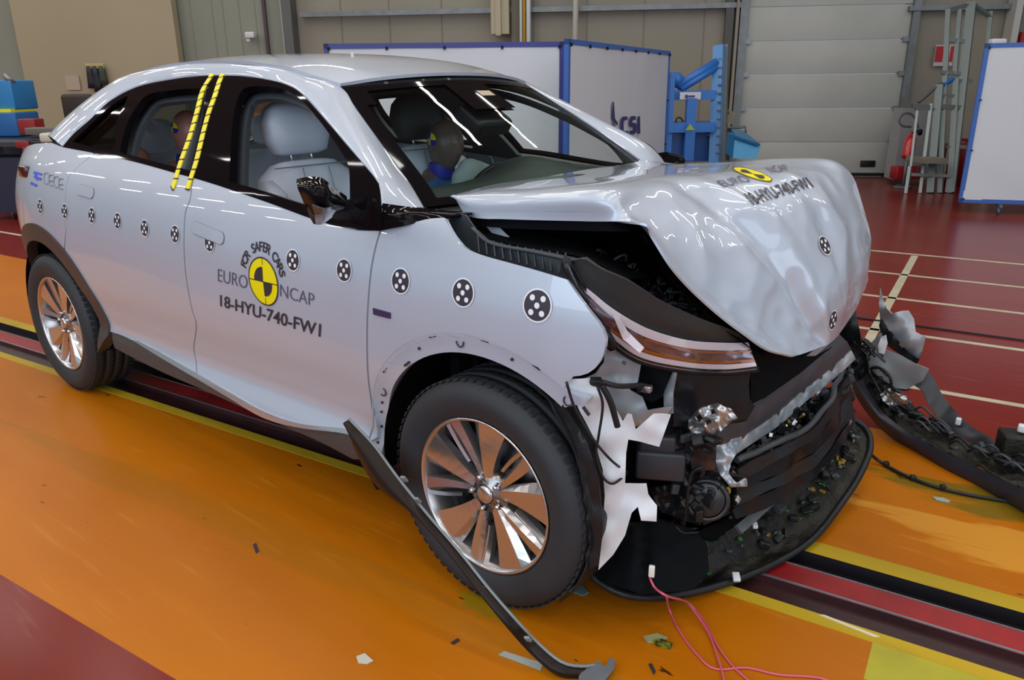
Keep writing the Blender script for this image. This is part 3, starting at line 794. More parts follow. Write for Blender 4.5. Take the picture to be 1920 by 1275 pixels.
# ---- rear end
zz = [(.32, -3.60, -3.72), (.55, -3.60, -3.86), (.75, xq, -3.87), (.95, xq, -3.83), (1.08, -3.52, -3.76), (1.15, -3.36, -3.68)]
rows = []
for z, xs_, xc in zz:
    y = S(xs_, z); rows.append([V((xs_, -y, z)), V((xs_*.45+xc*.55, -y*.75, z)), V((xc*.93+xs_*.07, -y*.4, z)), V((xc, 0, z)), V((xc*.93+xs_*.07, y*.4, z)), V((xs_*.45+xc*.55, y*.75, z)), V((xs_, y, z))])
grid('tailgate', rows, PAINT, car, nu=30, nv=24, flip=True)
bt = [V((-3.36, -S(-3.36, 1.15), 1.15)), V((-3.1, -S(-3.1, 1.2), 1.2)), Bp[0], Bp[1], Bp[2], Bp[3], V((-2.7, -.51, 1.455))]
cx_ = [-3.68, -3.6, -3.52, -3.42, -3.25, -3.05, -2.86]; cz_ = [1.15, 1.2, 1.24, 1.29, 1.36, 1.44, 1.49]
rows = [[b, V((b.x*.4+x*.6, b.y*.6, b.z*.5+z*.5)), V((x, 0, z)), V((b.x*.4+x*.6, -b.y*.6, b.z*.5+z*.5)), V((b.x, -b.y, b.z))] for b, x, z in zip(bt, cx_, cz_)]
grid('rear_window', rows, PRIV, car, nu=20, nv=20, flip=True)
tl = MB(); tl.box(hitS(50, 322)+V((-.02, 0, 0)), (.10, .03, .06), bev=.01); tl.build('tail_lamp', mat('dark_red_lamp', (.05, .005, .008), .1, coat=1), car)
rb = MB(); rb.box((-3.62, 0, .36), (.25, 1.15, .2), bev=.05); rb.build('rear_valance', CLAD, car)
# floor pan and rocker so that nothing shows through beneath
fp = MB(); fp.box((-1.75, 0, .27), (3.4, 1.42, .10), bev=.03); fp.box((-.25, 0, .55), (.05, 1.3, .66)); fp.build('floor_pan', DARK, car)
for cx in (RWX, 0):
    for sg in (-1, 1):
        w = MB(); prof = [(.43, 0), (.43, .30), (.05, .30)]
        n = 20; vs = []; fs = []; a_s = 58 if cx == 0 and sg < 0 else -8
        for k in range(n+1):
            a = math.radians(a_s + (188-a_s)*k/n)
            for r, y in prof: vs.append(V((cx+r*math.cos(a), sg*(.885-y), RWZ+r*math.sin(a))))
        for k in range(n):
            for j in range(2): fs.append((k*3+j, k*3+j+1, (k+1)*3+j+1, (k+1)*3+j))
        mesh('wheel_well', vs, fs, DARK, car)

# ------------------------------------------------------------------ wheels
def make_wheel(parent, x, sg, spin=0, R=.3527, rr=.2407):
    root = empty('wheel', (x, sg*-.0, RWZ), parent=parent)
    yo = -.905                                         # outer rim plane
    c = V((0, yo, 0)); ax = V((0, -1, 0))              # +h points outwards
    f = MB()
    tw = .225
    prof = [(rr-.006, -.010), (rr+.004, .002), (rr+.02, .010), (rr+.05, .018), (rr+.075, .017), (R-.022, .006), (R-.009, -.006), (R-.002, -.022)]
    inner = [(r, -(tw-.03)-h) for r, h in prof[::-1]]
    gro = []
    for k, h in enumerate((-.055, -.10, -.145)):
        gro += [(R, h+.006), (R-.008, h+.004), (R-.008, h-.004), (R, h-.006)]
    f.lathe(c, ax, prof + gro + inner, 96, 0)
    # shoulder tread blocks
    for k in range(72):
        a = 2*math.pi*k/72; d = V((math.cos(a), 0, math.sin(a))); t = V((-d.z, 0, d.x))
        for h, l, ln in ((-.020, .032, .0), (-.078, .018, .4), (-.122, .018, 0), (-.182, .03, .2)):
            q = c + d*(R-.002) + ax*h + t*(ln*.02)
            f.box(q, (.0045, l, .0185), Matrix((d, ax, t)).transposed())
    f.build('tyre', RUBBER, root)
    # rim lip, barrel
    b = MB()
    b.lathe(c, ax, [(rr-.008, -.008), (rr+.001, .004), (rr-.006, .005), (rr-.011, -.002), (rr-.014, -.03), (rr-.03, -.06), (rr-.035, -.17), (rr-.02, -.2)], 72)
    b.build('rim_barrel', RIMM, root)
    sp = MB()
    def blade(a, w0, w1, r0, r1, skew, lift, mi=0):
        """faceted spoke with a ridge"""
        d = V((math.cos(a), 0, math.sin(a)))
        def pt(r, off, h):
            aa = a + skew*(r-r0)/(r1-r0); dd = V((math.cos(aa), 0, math.sin(aa))); tt = V((-dd.z, 0, dd.x))
            return c + dd*r + tt*off + ax*h
        n = 6; L = []
        for k in range(n+1):
            t = k/n; r = r0+(r1-r0)*t; w = w0+(w1-w0)*t**1.15; h = -.030+.020*t
            L.append([pt(r, -w/2, h+.002), pt(r, w*(.5*lift), h+.006), pt(r, w/2, h-.010), pt(r, w/2*.8, h-.032), pt(r, -w/2*.8, h-.032)])
        for A, B in zip(L, L[1:]):
            vs = A+B
            sp.add(vs, [(0, 5, 6, 1), (1, 6, 7, 2)], 0); sp.add(vs, [(2, 7, 8, 3), (3, 8, 9, 4), (4, 9, 5, 0)], 1)
        sp.add(L[-1], [(0, 1, 2, 3, 4)], 1)
    for k in range(5):
        a = spin + 2*math.pi*k/5
        blade(a-.10, .034, .128, .050, rr-.012, -.10, .52)
        blade(a+.30, .022, .052, .055, rr-.012, .10, .3)
        blade(a+.62, .014, .020, .105, rr-.012, -.10, .2)
        sp.lathe(c, ax, [(.001, -.018), (.030, -.018), (.034, -.024), (.062, -.028), (.072, -.045), (.072, -.09), (.001, -.09)], 40, 0)
    sp.build('rim_spokes', [RIMM, RIMG], root)
    h = MB(); h.lathe(c, ax, [(.001, -.008), (.020, -.009), (.027, -.013), (.028, -.022)], 32); h.build('hub_cap', mat('brushed_cap', (.6, .56, .54), .22, .9), root)
    ln0 = None
    for k in range(5):
        a = spin + .31 + 2*math.pi*k/5; q = c + V((math.cos(a), 0, math.sin(a)))*.052
        m_ = MB(); m_.lathe(q, ax, [(.0125, -.045), (.0125, -.028), (.0105, -.024)], 14, 1); m_.lathe(q, ax, [(.0085, -.04), (.0085, -.014), (.006, -.010), (.001, -.010)], 6, 0)
        m_.build('lug_nut', [mat('nut_chrome', (.7, .7, .72), .15, 1), INK], root)
    d_ = MB(); d_.lathe(c, ax, [(.06, -.10), (.15, -.10), (.15, -.125), (.06, -.125)], 48); d_.box(c+V((-.12, 0, .09))-ax*.11, (.10, .06, .12), bev=.012)
    d_.build('brake_disc', mat('brake_steel', (.14, .14, .15), .35, .8), root)
    if sg < 0: root.rotation_euler = (0, 0, math.pi)
    return root
wF = make_wheel(car, 0, 1, spin=math.radians(95))
wR = make_wheel(car, RWX, 1, spin=math.radians(80))
make_wheel(car, 0, -1); make_wheel(car, RWX, -1)

# ------------------------------------------------------------------ bonnet
R0 = [(850, 368, -.665), (880, 405, -.70), (950, 411, -.72), (1100, 415, -.72), (1205, 418, -.72), (1225, 445, -.70), (1260, 500, -.68), (1300, 545, -.62), (1350, 590, -.56), (1400, 628, -.5), (1440, 655, -.42), (1485, 667, -.3)]
R1 = [(849, 366, -.66), (890, 364, -.67), (940, 363, -.68), (1040, 362, -.70), (1140, 362, -.70), (1182, 392, -.66), (1235, 440, -.62), (1290, 505, -.57), (1345, 555, -.49), (1400, 605, -.41), (1450, 645, -.33), (1500, 665, -.24)]
R2 = [V(p) for p in ((-.33, -.42, 1.168), (-.1, -.42, 1.197), (.1, -.42, 1.217), (.24, -.42, 1.222), (.33, -.40, 1.195), (.44, -.37, 1.10), (.53, -.33, .99), (.59, -.27, .87), (.63, -.21, .79), (.662, -.15, .733))]
R3 = [V(p) for p in ((-.336, -.05, 1.166), (-.1, -.05, 1.192), (.1, -.05, 1.208), (.3, -.05, 1.214), (.44, -.05, 1.205), (.53, -.05, 1.165), (.60, -.05, 1.05), (.65, -.05, .93), (.67, -.05, .83), (.675, -.05, .730))]
R4 = [V(p) for p in ((-.36, .2, 1.16), (-.1, .2, 1.185), (.1, .2, 1.20), (.3, .2, 1.214), (.48, .2, 1.212), (.58, .2, 1.16), (.645, .19, 1.03), (.675, .17, .93), (.68, .14, .84), (.668, .1, .742))]
R5 = [V(p) for p in ((-.377, .45, 1.155), (-.1, .44, 1.175), (.1, .42, 1.195), (.30, .40, 1.216), (.46, .39, 1.222), (.535, .40, 1.188), (.590, .39, 1.11), (.636, .38, .98), (.662, .30, .87), (.675, .2, .795))]
R6 = [V(p) for p in ((-.377, .66, 1.157), (-.15, .655, 1.145), (.1, .64, 1.14), (.30, .60, 1.14), (.44, .57, 1.10), (.52, .54, 1.03), (.57, .50, .95), (.61, .44, .89), (.64, .38, .86), (.66, .31, .85))]
def ridge(p, seed):
    n = noise.noise(V((p.x*5+seed, p.y*7, p.z*6))); return (1-abs(n)*2.6)
def crumple(p, u, v):
    # u along across rows? rows are rails (v), points along the rail are u
    s = min(1, max(0, (u-.42)/.2)); e = min(1, v/.08, (1-v)/.05); e = max(0, e)
    f = .008*ridge(p*.8, 0)*s + .0028*ridge(p*1.8, 5)*s
    f += .006*s*math.sin(v*17+math.sin(u*7)*1.2)*min(1, max(0, (.85-v)/.3))
    # long diagonal creases on the near shoulder
    f += -.020*s*math.exp(-((v-.26-.10*(u-.5))/.028)**2) + .012*s*math.exp(-((v-.34-.05*(u-.5))/.03)**2) - .012*s*math.exp(-((v-.50)/.03)**2)*max(0, math.sin((u-.55)*8))
    back = .004*noise.noise(V((p.x*3, p.y*3, 7)))*(1-s)
    en = min(1, (1-u)/.05)
    return p + V((.75, -.25, .45))*(f*e*en) + V((0, 0, 1))*back*e
hood = grid('bonnet', [R0, R1, R2, R3, R4, R5, R6], PAINT, car, nu=150, nv=120, thick=.006, disp=crumple, label='crumpled silver-white bonnet folded down over the nose')
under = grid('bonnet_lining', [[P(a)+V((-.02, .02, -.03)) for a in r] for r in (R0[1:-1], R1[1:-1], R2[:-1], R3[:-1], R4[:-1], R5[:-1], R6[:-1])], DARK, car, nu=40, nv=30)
hv = [v.co.copy() for v in hood.data.vertices]; hbvh = BVHTree.FromPolygons(hv, [tuple(p.vertices) for p in hood.data.polygons])
def hitH(px, py):
    l, n, i, d = hbvh.ray_cast(CAM, ray(px, py)); return l, n

# ------------------------------------------------------------------ decals on the side
def decal_S(name, vs2, fs, x, z, ux, uz, m, off=.0022, parent=None, label=None, mi=None):
    """2d verts laid on the body: +u -> ux (dx,dz), +v -> uz (dx,dz)"""
    out = []
    for v in vs2:
        X = x + ux[0]*v.x + uz[0]*v.y; Z = z + ux[1]*v.x + uz[1]*v.y
        out.append(Pn(X, Z, off)[0])
    return mesh(name, out, fs, m, parent or car, mi=mi, label=label)
def subdiv(vs, fs, cuts=1):
    bm = bmesh.new(); bv = [bm.verts.new((v.x, v.y, 0)) for v in vs]
    for f in fs:
        try: bm.faces.new([bv[i] for i in f])
        except ValueError: pass
    bmesh.ops.triangulate(bm, faces=bm.faces)
    for _ in range(cuts):
        es = [e for e in bm.edges if e.calc_length() > .03]
        if es: bmesh.ops.subdivide_edges(bm, edges=es, cuts=1); bmesh.ops.triangulate(bm, faces=bm.faces)
    bm.verts.index_update()
    r = ([v.co.copy() for v in bm.verts], [[v.index for v in f.verts] for f in bm.faces]); bm.free(); return r
def fit_text(s, w, h, bold=0):
    vs, fs = textmesh(s, 1, bold); x0, x1 = min(v.x for v in vs), max(v.x for v in vs); y0, y1 = min(v.y for v in vs), max(v.y for v in vs)
    vs = [V(((v.x-(x0+x1)/2)/(x1-x0)*w, (v.y-(y0+y1)/2)/(y1-y0)*h, 0)) for v in vs]
    return subdiv(vs, fs, 2)
# solver: lay a text between pixel corners
def text_quad(name, s, bl, br, tl, m, bold=0, off=.0022):
    a, b, c = hitS(*bl), hitS(*br), hitS(*tl)
    ux = V((b.x-a.x, b.z-a.z)); uy = V((c.x-a.x, c.z-a.z))
    cx, cz = a.x+ux.x/2+uy.x/2, a.z+ux.y/2+uy.y/2
    vs, fs = fit_text(s, 1, 1, bold)
    return decal_S(name, vs, fs, cx, cz, (ux.x, ux.y), (uy.x, uy.y), m)
k = lambda x, y: (380+x/5.1, 430+y/5.1)
GREYI = mat('grey_print', (0.10, 0.09, 0.14), 0.5)
text_quad('lettering', 'EURO', k(150, 495), k(432, 570), k(150, 375), GREYI, -.008)
text_quad('lettering', 'NCAP', k(745, 640), k(1070, 738), k(745, 522), GREYI, -.008)
text_quad('lettering', '18-HYU-740-FW1', k(172, 735), k(1130, 1030), k(170, 622), INK, .014)
# badge
ec = hitS(*k(586, 497)); tp_, bt_ = hitS(*k(575, 270)), hitS(*k(612, 722)); lf, rt = hitS(*k(450, 465)), hitS(*k(722, 530))
rad = (abs(tp_.z-bt_.z)+abs(rt.x-lf.x))/4; ecx = (lf.x+rt.x)/2; ecz = (tp_.z+bt_.z)/2
def ringm(r0, r1, a0, a1, n, b=None):
    vs = [V((r*math.cos(a), r*math.sin(a), 0)) for a in lin(a0, a1, n+1) for r in (r0, r1)]
    return vs, [(2*i, 2*i+1, 2*i+3, 2*i+2) for i in range(n)]
PI = math.pi
def badge_parts():
    return [(ringm(0, 1, 0, 2*PI, 48), 0), (ringm(.97, 1.03, 0, 2*PI, 48), 1), (ringm(0, .62, PI/2, PI, 14), 1), (ringm(0, .62, -PI/2, 0, 14), 1),
            (([V((-1, -.02, 0)), V((1, -.02, 0)), V((1, .02, 0)), V((-1, .02, 0))], [(0, 1, 2, 3)]), 1), (([V((-.02, -1, 0)), V((.02, -1, 0)), V((.02, 1, 0)), V((-.02, 1, 0))], [(0, 1, 2, 3)]), 1)]
bv, bf, bm_ = [], [], []
for (vs, fs), mi in badge_parts():
    o_ = len(bv); bv += [V((v.x, v.y, .0 if mi == 0 else .001)) for v in vs]; bf += [tuple(i+o_ for i in f) for f in fs]; bm_ += [mi]*len(fs)
out = [Pn(ecx+v.x*rad, ecz+v.y*rad, .002+v.z)[0] for v in bv]
mesh('test_badge', out, bf, [YEL, INK], car, mi=bm_, label='round yellow and black crash-test badge on the door')
# arc lettering, letter by letter
s_ = 'FOR SAFER CARS'; av, af = [], []
for i, ch in enumerate(s_):
    if ch == ' ': continue
    a = math.radians(158 - 137*i/(len(s_)-1)); vs, fs = textmesh(ch, .045, .0009)
    for v in vs:
        lx, ly = v.x, v.y; rr_ = rad*1.42 + ly; aa_ = a - lx/(rad*1.42)
        av.append(Pn(ecx+rr_*math.cos(aa_), ecz+rr_*math.sin(aa_), .0022)[0])
    b = len(av)-len(vs); af += [tuple(q+b for q in f) for f in fs]
mesh('lettering', av, af, INK, car)
# target stickers
def sticker_mesh():
    parts = [(ringm(0, .034, 0, 2*PI, 28), 1, .0), (ringm(0, .0305, 0, 2*PI, 28), 0, .0006)]
    v, f, m_ = [], [], []
    def addp(vs, fs, mi, z, dx=0, dy=0):
        o_ = len(v); v.extend([V((q.x+dx, q.y+dy, z)) for q in vs]); f.extend([tuple(i+o_ for i in g) for g in fs]); m_.extend([mi]*len(fs))
    for (vs, fs), mi, z in parts: addp(vs, fs, mi, z)
    for dx, dy in ((0, 0), (.0125, .0145), (-.0125, .0145), (.0125, -.0145), (-.0125, -.0145)):
        vs, fs = ringm(0, .0062, 0, 2*PI, 12); addp(vs, fs, 1, .0012, dx, dy)
    return v, f, m_
sv, sf, smi = sticker_mesh()
WST = mat('sticker_white', (.8, .8, .85), .4)
for px, py, big in ((1008, 573, 1.25), (869, 549, 1.15), (752, 527, 1.1), (646, 507, 1.05), (550, 488, 1.05), (394, 455, 1), (329, 439, 1), (272, 428, 1), (221, 414, 1), (173, 404, 1), (122, 396, 1), (76, 387, 1)):
    p = hitS(px, py)
    mesh('target_sticker', [Pn(p.x+v.x*big, p.z+v.y*big, .0025+v.z)[0] for v in sv], sf, [INK, WST], car, mi=smi)
# door handle, fuel text strokes, side badge, logo marks at the rear
def strokeS(name, pxs, w, m, off=.003, dep=.004, label=None, r=None):
    mb = MB(); pts = [Pn(hitS(*p).x, hitS(*p).z, off)[0] for p in pxs]; mb.tube(catmull(pts, 16), r or w, 8); return mb.build(name, m, car, label)
def pill(name, x0, y0, x1, y1):
    a, b = hitS(x0, y0), hitS(x1, y1); hgt = .022; pts = []
    for t in lin(-PI/2, PI/2, 9): pts.append((b.x+hgt*math.cos(t), b.z+hgt*math.sin(t)))
    for t in lin(PI/2, 3*PI/2, 9): pts.append((a.x+hgt*math.cos(t), a.z+hgt*math.sin(t)))
    return side_panel(name, pts, PAINT, off=.004, step=.02, depth=.006, mirror=True), pts
ho, hp = pill('door_handle', 367, 427, 414, 446)
sh = MB(); sh.tube([Pn(x, z, .002)[0] for x, z in hp], .0022, 6, closed=True); sh.build('handle_seam', SEAM, ho)
ho, hp = pill('door_handle', 150, 356, 172, 362)
sh = MB(); sh.tube([Pn(x, z, .002)[0] for x, z in hp], .0022, 6, closed=True); sh.build('handle_seam', SEAM, ho)
for ln_ in (seamQ, seamB, seamF):
    mbx = MB(); mbx.tube([Pn(x, z, -.006)[0] for x, z in ln_], .0055, 6); mbx.build('panel_gap', SEAM, car)
sbp = hitS(716, 586); mbx = MB()
mbx.plate([Pn(hitS(x, y).x, hitS(x, y).z, .001)[0] for x, y in ((701, 577), (733, 586), (733, 597), (702, 589))], .004, nrm=(0, -1, 0)); mbx.build('fender_badge', mat('plum_badge', (.08, .06, .16), .3, .5), car)
# unreadable marks on the quarter panel: blue slanted bars, outlined grey letters
k = lambda x, y: (30+x/11.3, 290+y/11.3)
BLU = mat('blue_print', (.05, .09, .55), .5); GRM = mat('grey_outline_print', (.26, .26, .29), .5)
mbx = MB()
for q in ([(390,350),(560,400),(545,440),(375,400)], [(400,440),(550,500),(530,545),(385,490)], [(330,570),(460,640),(440,680),(310,620)], [(400,400),(430,400),(480,540),(440,540)]):
    mbx.plate([Pn(hitS(*k(*a)).x, hitS(*k(*a)).z, .001)[0] for a in q], .002, nrm=(0, -1, 0))
mbx.build('printed_mark', BLU, car)
mbx = MB()
for i in range(4):
    x = 600+105*i; y = 390+38*i
    lp = [Pn(hitS(*k(*a)).x, hitS(*k(*a)).z, .002)[0] for a in ((x+90, y+10), (x+30, y), (x, y+60), (x+5, y+160), (x+30, y+215), (x+85, y+230))]
    mbx.tube(catmull(lp, 14), .0028, 6)
    if i % 2: mbx.tube([Pn(hitS(*k(*a)).x, hitS(*k(*a)).z, .002)[0] for a in ((x+5, y+120), (x+85, y+130))], .004, 6)
mbx.build('printed_mark', GRM, car)
# yellow and black checked tapes
def tape(pxs, name='checked_tape'):
    pts = []
    for p in pxs:
        if len(p) == 3: pts.append(P(p))
        else: q = hitS(*p); pts.append(Pn(q.x, q.z, .004)[0])
    ln_ = catmull(pts, 90); vs, fs, mi = [], [], []
    L = 0
    for i, p in enumerate(ln_):
        t = (ln_[min(i+1, 89)]-ln_[max(i-1, 0)]).normalized()
        n = V((0, -1, 0)) if p.z < 1.3 else V((0, -.75, .65)); w = V((1, 0, 0)); w = (w-t*w.dot(t)).normalized()
        vs += [p-w*.013+n*.001, p+w*.013+n*.001, p+w*.013-n*.004, p-w*.013-n*.004]
    for i in range(89):
        a = 4*i; b = a+4; ph = i % 6; k_ = 1 if ph in (4,) or (i % 18 == 10) else 0
        for f in ((a, a+1, b+1, b), (a+1, a+2, b+2, b+1), (a+3, a, b, b+3)): fs.append(f); mi.append(k_)
    return mesh(name, vs, fs, [YEL, INK], car, mi=mi)
tape([(404, 123, -.545), (396, 145), (381, 171), (371, 209), (358, 254), (343, 296), (335, 321), (327, 347), (323, 354)])
tape([(428, 120, -.545), (416, 145), (404, 181), (393, 211), (381, 255), (370, 301), (358, 338), (352, 357)])
# ---- decals on the bonnet
def decal_H(name, vs, fs, quad, m, mi=None, lift=.003, label=None):
    """vs in 0..1 mapped in the pixel quad (bl, br, tr, tl), dropped on the bonnet"""
    bl, br, tr, tl = [V(q) for q in quad]; out = []
    A = hitH(*((bl+br)/2))[0]
    for v in vs:
        u, w = v.x, v.y; Q = bl*(1-u)*(1-w) + br*u*(1-w) + tr*u*w + tl*(1-u)*w
        l, n = hitH(Q.x, Q.y)
        if l is None: l, n, i, d = hbvh.find_nearest(A)
        if n.dot(CAM-l) < 0: n = -n
        out.append(l + n*(lift+v.z))
    return mesh(name, out, fs, m, car, mi=mi, label=label)
def t01(s, bold=0):
    vs, fs = fit_text(s, 1, 1, bold)
    vs, fs = subdiv(vs, fs, 2); return [V((v.x+.5, v.y+.5, 0)) for v in vs], fs
try:
    vs, fs = t01('18-HYU-740-FW1', .016); decal_H('lettering', vs, fs, ((1413, 386), (1526, 352), (1510, 333), (1393, 364)), INK)
    vs, fs = t01('EURO'); decal_H('lettering', vs, fs, ((1358, 352), (1410, 341), (1392, 329), (1342, 341)), GREYI)
    vs, fs = t01('NCAP'); decal_H('lettering', vs, fs, ((1448, 326), (1482, 320), (1470, 309), (1434, 314)), GREYI)
    decal_H('test_badge', [V((v.x/2.06+.5, v.y/2.06+.5, v.z)) for v in bv], bf, ((1404, 336), (1462, 346), (1420, 319), (1358, 311)), [YEL, INK], mi=bm_, label='round yellow and black crash-test badge on the bonnet')
except Exception as ex: print('bonnet decals', ex)
for px, py in ((1545, 461), (1560, 600)):
    l, n = hitH(px, py)
    if l is None: continue
    e2 = V((0, 0, 1)); e2 = (e2-n*e2.dot(n)).normalized(); e1 = e2.cross(n)
    if n.dot(CAM-l) < 0: n = -n
    mesh('target_sticker', [l+e1*v.x*.9+e2*v.y*.9+n*(.003+v.z) for v in sv], sf, [INK, WST], car, mi=smi)

# ------------------------------------------------------------------ door mirrors
def mirror_unit(sg):
    m = MB(); f = lambda p: V((p.x, p.y*sg, p.z))
    root = empty('door_mirror', (0, 0, 0), parent=car)
    # housing: rows from outer end to inner end
    A = [[(556, 336, -1.10), (575, 332, -1.10), (602, 333, -1.08), (628, 352, -1.03), (650, 368, -.98)],
         [(557, 350, -1.13), (580, 350, -1.14), (608, 358, -1.12), (632, 372, -1.06), (652, 380, -1.0)],
         [(566, 372, -1.13), (590, 378, -1.14), (614, 383, -1.11), (634, 388, -1.05), (652, 390, -1.0)],
         [(577, 400, -1.10), (592, 405, -1.10), (612, 402, -1.07), (628, 398, -1.03), (648, 398, -.99)],
         [(588, 420, -1.07), (600, 421, -1.06), (615, 412, -1.04), (628, 404, -1.01), (645, 402, -.98)]]
    rows = [[f(P(a)) for a in r] for r in A]
    h = grid('mirror_housing', rows, GLOSS, root, nu=26, nv=22, thick=.05)
    B = [[(628, 376, -1.04), (660, 376, -.99), (690, 370, -.93), (712, 376, -.90)], [(618, 392, -1.05), (655, 392, -1.0), (690, 388, -.93), (716, 392, -.90)], [(612, 410, -1.03), (650, 414, -.98), (690, 428, -.92), (716, 430, -.895)]]
    grid('mirror_arm', [[f(P(a)) for a in r] for r in B], GLOSS, root, nu=18, nv=12, thick=.03)
    if sg > 0:
        L = [[(585, 385, -1.15), (610, 392, -1.12), (632, 380, -1.06)], [(590, 405, -1.125), (610, 405, -1.10), (630, 395, -1.05)], [(592, 421, -1.08), (605, 420, -1.07), (622, 408, -1.035)]]
        grid('indicator_lens', [[f(P(a)) for a in r] for r in L], mat('smoked_lens', (.07, .08, .09), .15, 0, coat=1), root, nu=12, nv=12, thick=.004)
    return root
mirror_unit(1); fm_ = mirror_unit(-1); fm_.location = (-.06, -.10, -.09)
# roof aerial and the small tripod marker on the roof
c = U(610, 118, y=0); c.z = 1.60
m = MB(); m.box(U(622, 121, y=-.2)+V((0, 0, .010)), (.09, .035, .018), bev=.008); m.build('roof_marker', mat('pale_grey_plastic', (.5, .53, .52), .4), car)
m = MB(); b_ = U(662, 121, y=-.15)+V((0, 0, .012))
m.beam(b_+V((-.05, 0, .0)), b_+V((.05, 0, .0)), .012, .012).beam(b_+V((0, -.05, 0)), b_+V((0, .05, 0)), .012, .012).cyl(b_, b_+V((0, 0, .035)), .006); m.build('roof_marker', mat('pale_grey_plastic', (.5, .53, .52), .4), car)

# ------------------------------------------------------------------ crushed front end
def pixpanel(name, outline, Y, m, parent=car, step=9, th=.004, rough_=.006, seed=0, holes=(), label=None, smooth=True, freq=22):
    """sheet traced in the picture and set at its own lateral depth Y (number or function), crumpled and given thickness"""
    Yf = Y if callable(Y) else (lambda x, y: Y)
    ol = [tuple(p) for p in outline]
    pts, edges = [], []
    def addloop(l):
        b = len(pts); dd = []
        for i in range(len(l)):
            a, c = V(l[i]), V(l[(i+1) % len(l)]); k = max(1, int((c-a).length/step))
            for j in range(k): dd.append(a.lerp(c, j/k))
        pts.extend(dd); edges.extend([(b+i, b+(i+1) % len(dd)) for i in range(len(dd))])
    addloop(ol)
    for h in holes: addloop(h)
    bp = list(pts)
    x0, x1 = min(p[0] for p in ol), max(p[0] for p in ol); y0, y1 = min(p[1] for p in ol), max(p[1] for p in ol)
    for i in range(int((x1-x0)/step)+1):
        for j in range(int((y1-y0)/step)+1):
            x, y = x0+i*step+(j % 2)*step*.5, y0+j*step
            if inpoly(x, y, ol) and not any(inpoly(x, y, h) for h in holes) and min((V((x, y))-b).length for b in bp) > step*.45: pts.append(V((x, y)))
    r = delaunay_2d_cdt([V((p[0], p[1])) for p in pts], edges, [], 0, 1e-6)
    vs = []
    for v in r[0]:
        q = U(v[0], v[1], y=Yf(v[0], v[1])); n_ = noise.noise(q*freq+V((seed, 0, 0)))
        vs.append(q + ray(v[0], v[1])*n_*rough_)
    fs = [tuple(f) for f in r[2] if inpoly(sum(r[0][i][0] for i in f)/3, sum(r[0][i][1] for i in f)/3, ol) and not any(inpoly(sum(r[0][i][0] for i in f)/3, sum(r[0][i][1] for i in f)/3, h) for h in holes)]
    F = []
    for f in fs:
        n = (vs[f[1]]-vs[f[0]]).cross(vs[f[2]]-vs[f[0]]); F.append(f if n.dot(CAM-vs[f[0]]) > 0 else f[::-1])
    N = [V((0, 0, 0)) for _ in vs]
    for f in F:
        n = (vs[f[1]]-vs[f[0]]).cross(vs[f[2]]-vs[f[0]])
        for i in f: N[i] += n
    b = len(vs); back = [v - (n.normalized() if n.length > 0 else V((0, 1, 0)))*th for v, n in zip(vs, N)]
    cnt = set((f[i], f[(i+1) % 3]) for f in F for i in range(3)); bd = [e for e in cnt if (e[1], e[0]) not in cnt]
    al = F + [tuple(i+b for i in f[::-1]) for f in F] + [(y, x, x+b, y+b) for x, y in bd]
    o = mesh(name, vs+back, al, m, parent, smooth=smooth, label=label)
    es = set(frozenset(e) for e in bd) | set(frozenset((x+b, y+b)) for x, y in bd)
    for e in o.data.edges:
        if frozenset(e.vertices) in es: e.use_edge_sharp = True
    return o
def lerpY(x0, y0, x1, y1):
    return lambda x, y: y0 + (y1-y0)*(x-x0)/(x1-x0)
def rails(name, rows, m, parent=car, nu=40, nv=12, th=.006, dis=0, seed=0, label=None, f=25):
    return grid(name, rows, m, parent, nu=nu, nv=nv, thick=th, disp=(lambda p, u, v: p + (CAM-p).normalized()*noise.noise(p*f+V((seed, seed, 0)))*dis) if dis else None, label=label)
def cable(name, pts, r, m, parent=None, n=40, label=None, mb=None):
    b = mb or MB(); b.tube(catmull([P(p) for p in pts], n), r, 8)
    return b if mb is not None else b.build(name, m, parent, label)
GREYM = mat('pale_sheet_metal', (.36, .39, .43), .38, .3, var=.12)
OLIVE = mat('dusty_underside', (.020, .017, .009), .5, 0, spec=.3, color2=(.006, .006, .006), vscale=14, bump=.5, bscale=50)
BGLOS = mat('black_bracket', (.008, .009, .012), .22, 0, spec=.25)
# --- dark engine bay
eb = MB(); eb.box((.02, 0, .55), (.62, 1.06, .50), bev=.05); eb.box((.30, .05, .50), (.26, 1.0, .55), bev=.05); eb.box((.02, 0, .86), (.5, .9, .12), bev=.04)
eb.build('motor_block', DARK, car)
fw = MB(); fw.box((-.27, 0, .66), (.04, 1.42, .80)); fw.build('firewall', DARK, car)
# inner wing plate with ribs, beside the fender edge
ap_top = [(846, 400), (872, 402), (892, 430), (915, 450), (958, 462), (1000, 468), (1040, 475), (1085, 485)]
ap_bot = [(1068, 524), (1012, 512), (962, 498), (902, 481), (872, 468), (856, 450), (842, 425)]
apron = pixpanel('inner_wing', ap_top + ap_bot, lerpY(846, -.76, 1085, -.79), SLATE, rough_=.004, step=8)
mbx = MB()
for k_ in range(12):
    t = k_/11; x = 895+t*165; yt = 436+38*t**.5; yb = 474+42*t
    mbx.beam(P((x, yt, -.775)), P((x+3, yb, -.79)), .003, .008)
mbx.tube(catmull([P((885, 428, -.77)), P((920, 456, -.775)), P((1000, 472, -.78)), P((1085, 490, -.79))], 24), .006, 6)
mbx.build('wing_ribs', SLATE, apron)
rails('bay_side', [[(842, 402, -.74), (900, 440, -.72), (990, 462, -.72), (1090, 478, -.72), (1180, 520, -.68)], [(846, 402, -.60), (930, 420, -.55), (1020, 440, -.52), (1120, 470, -.5), (1220, 520, -.48)]], DARK, nv=6)
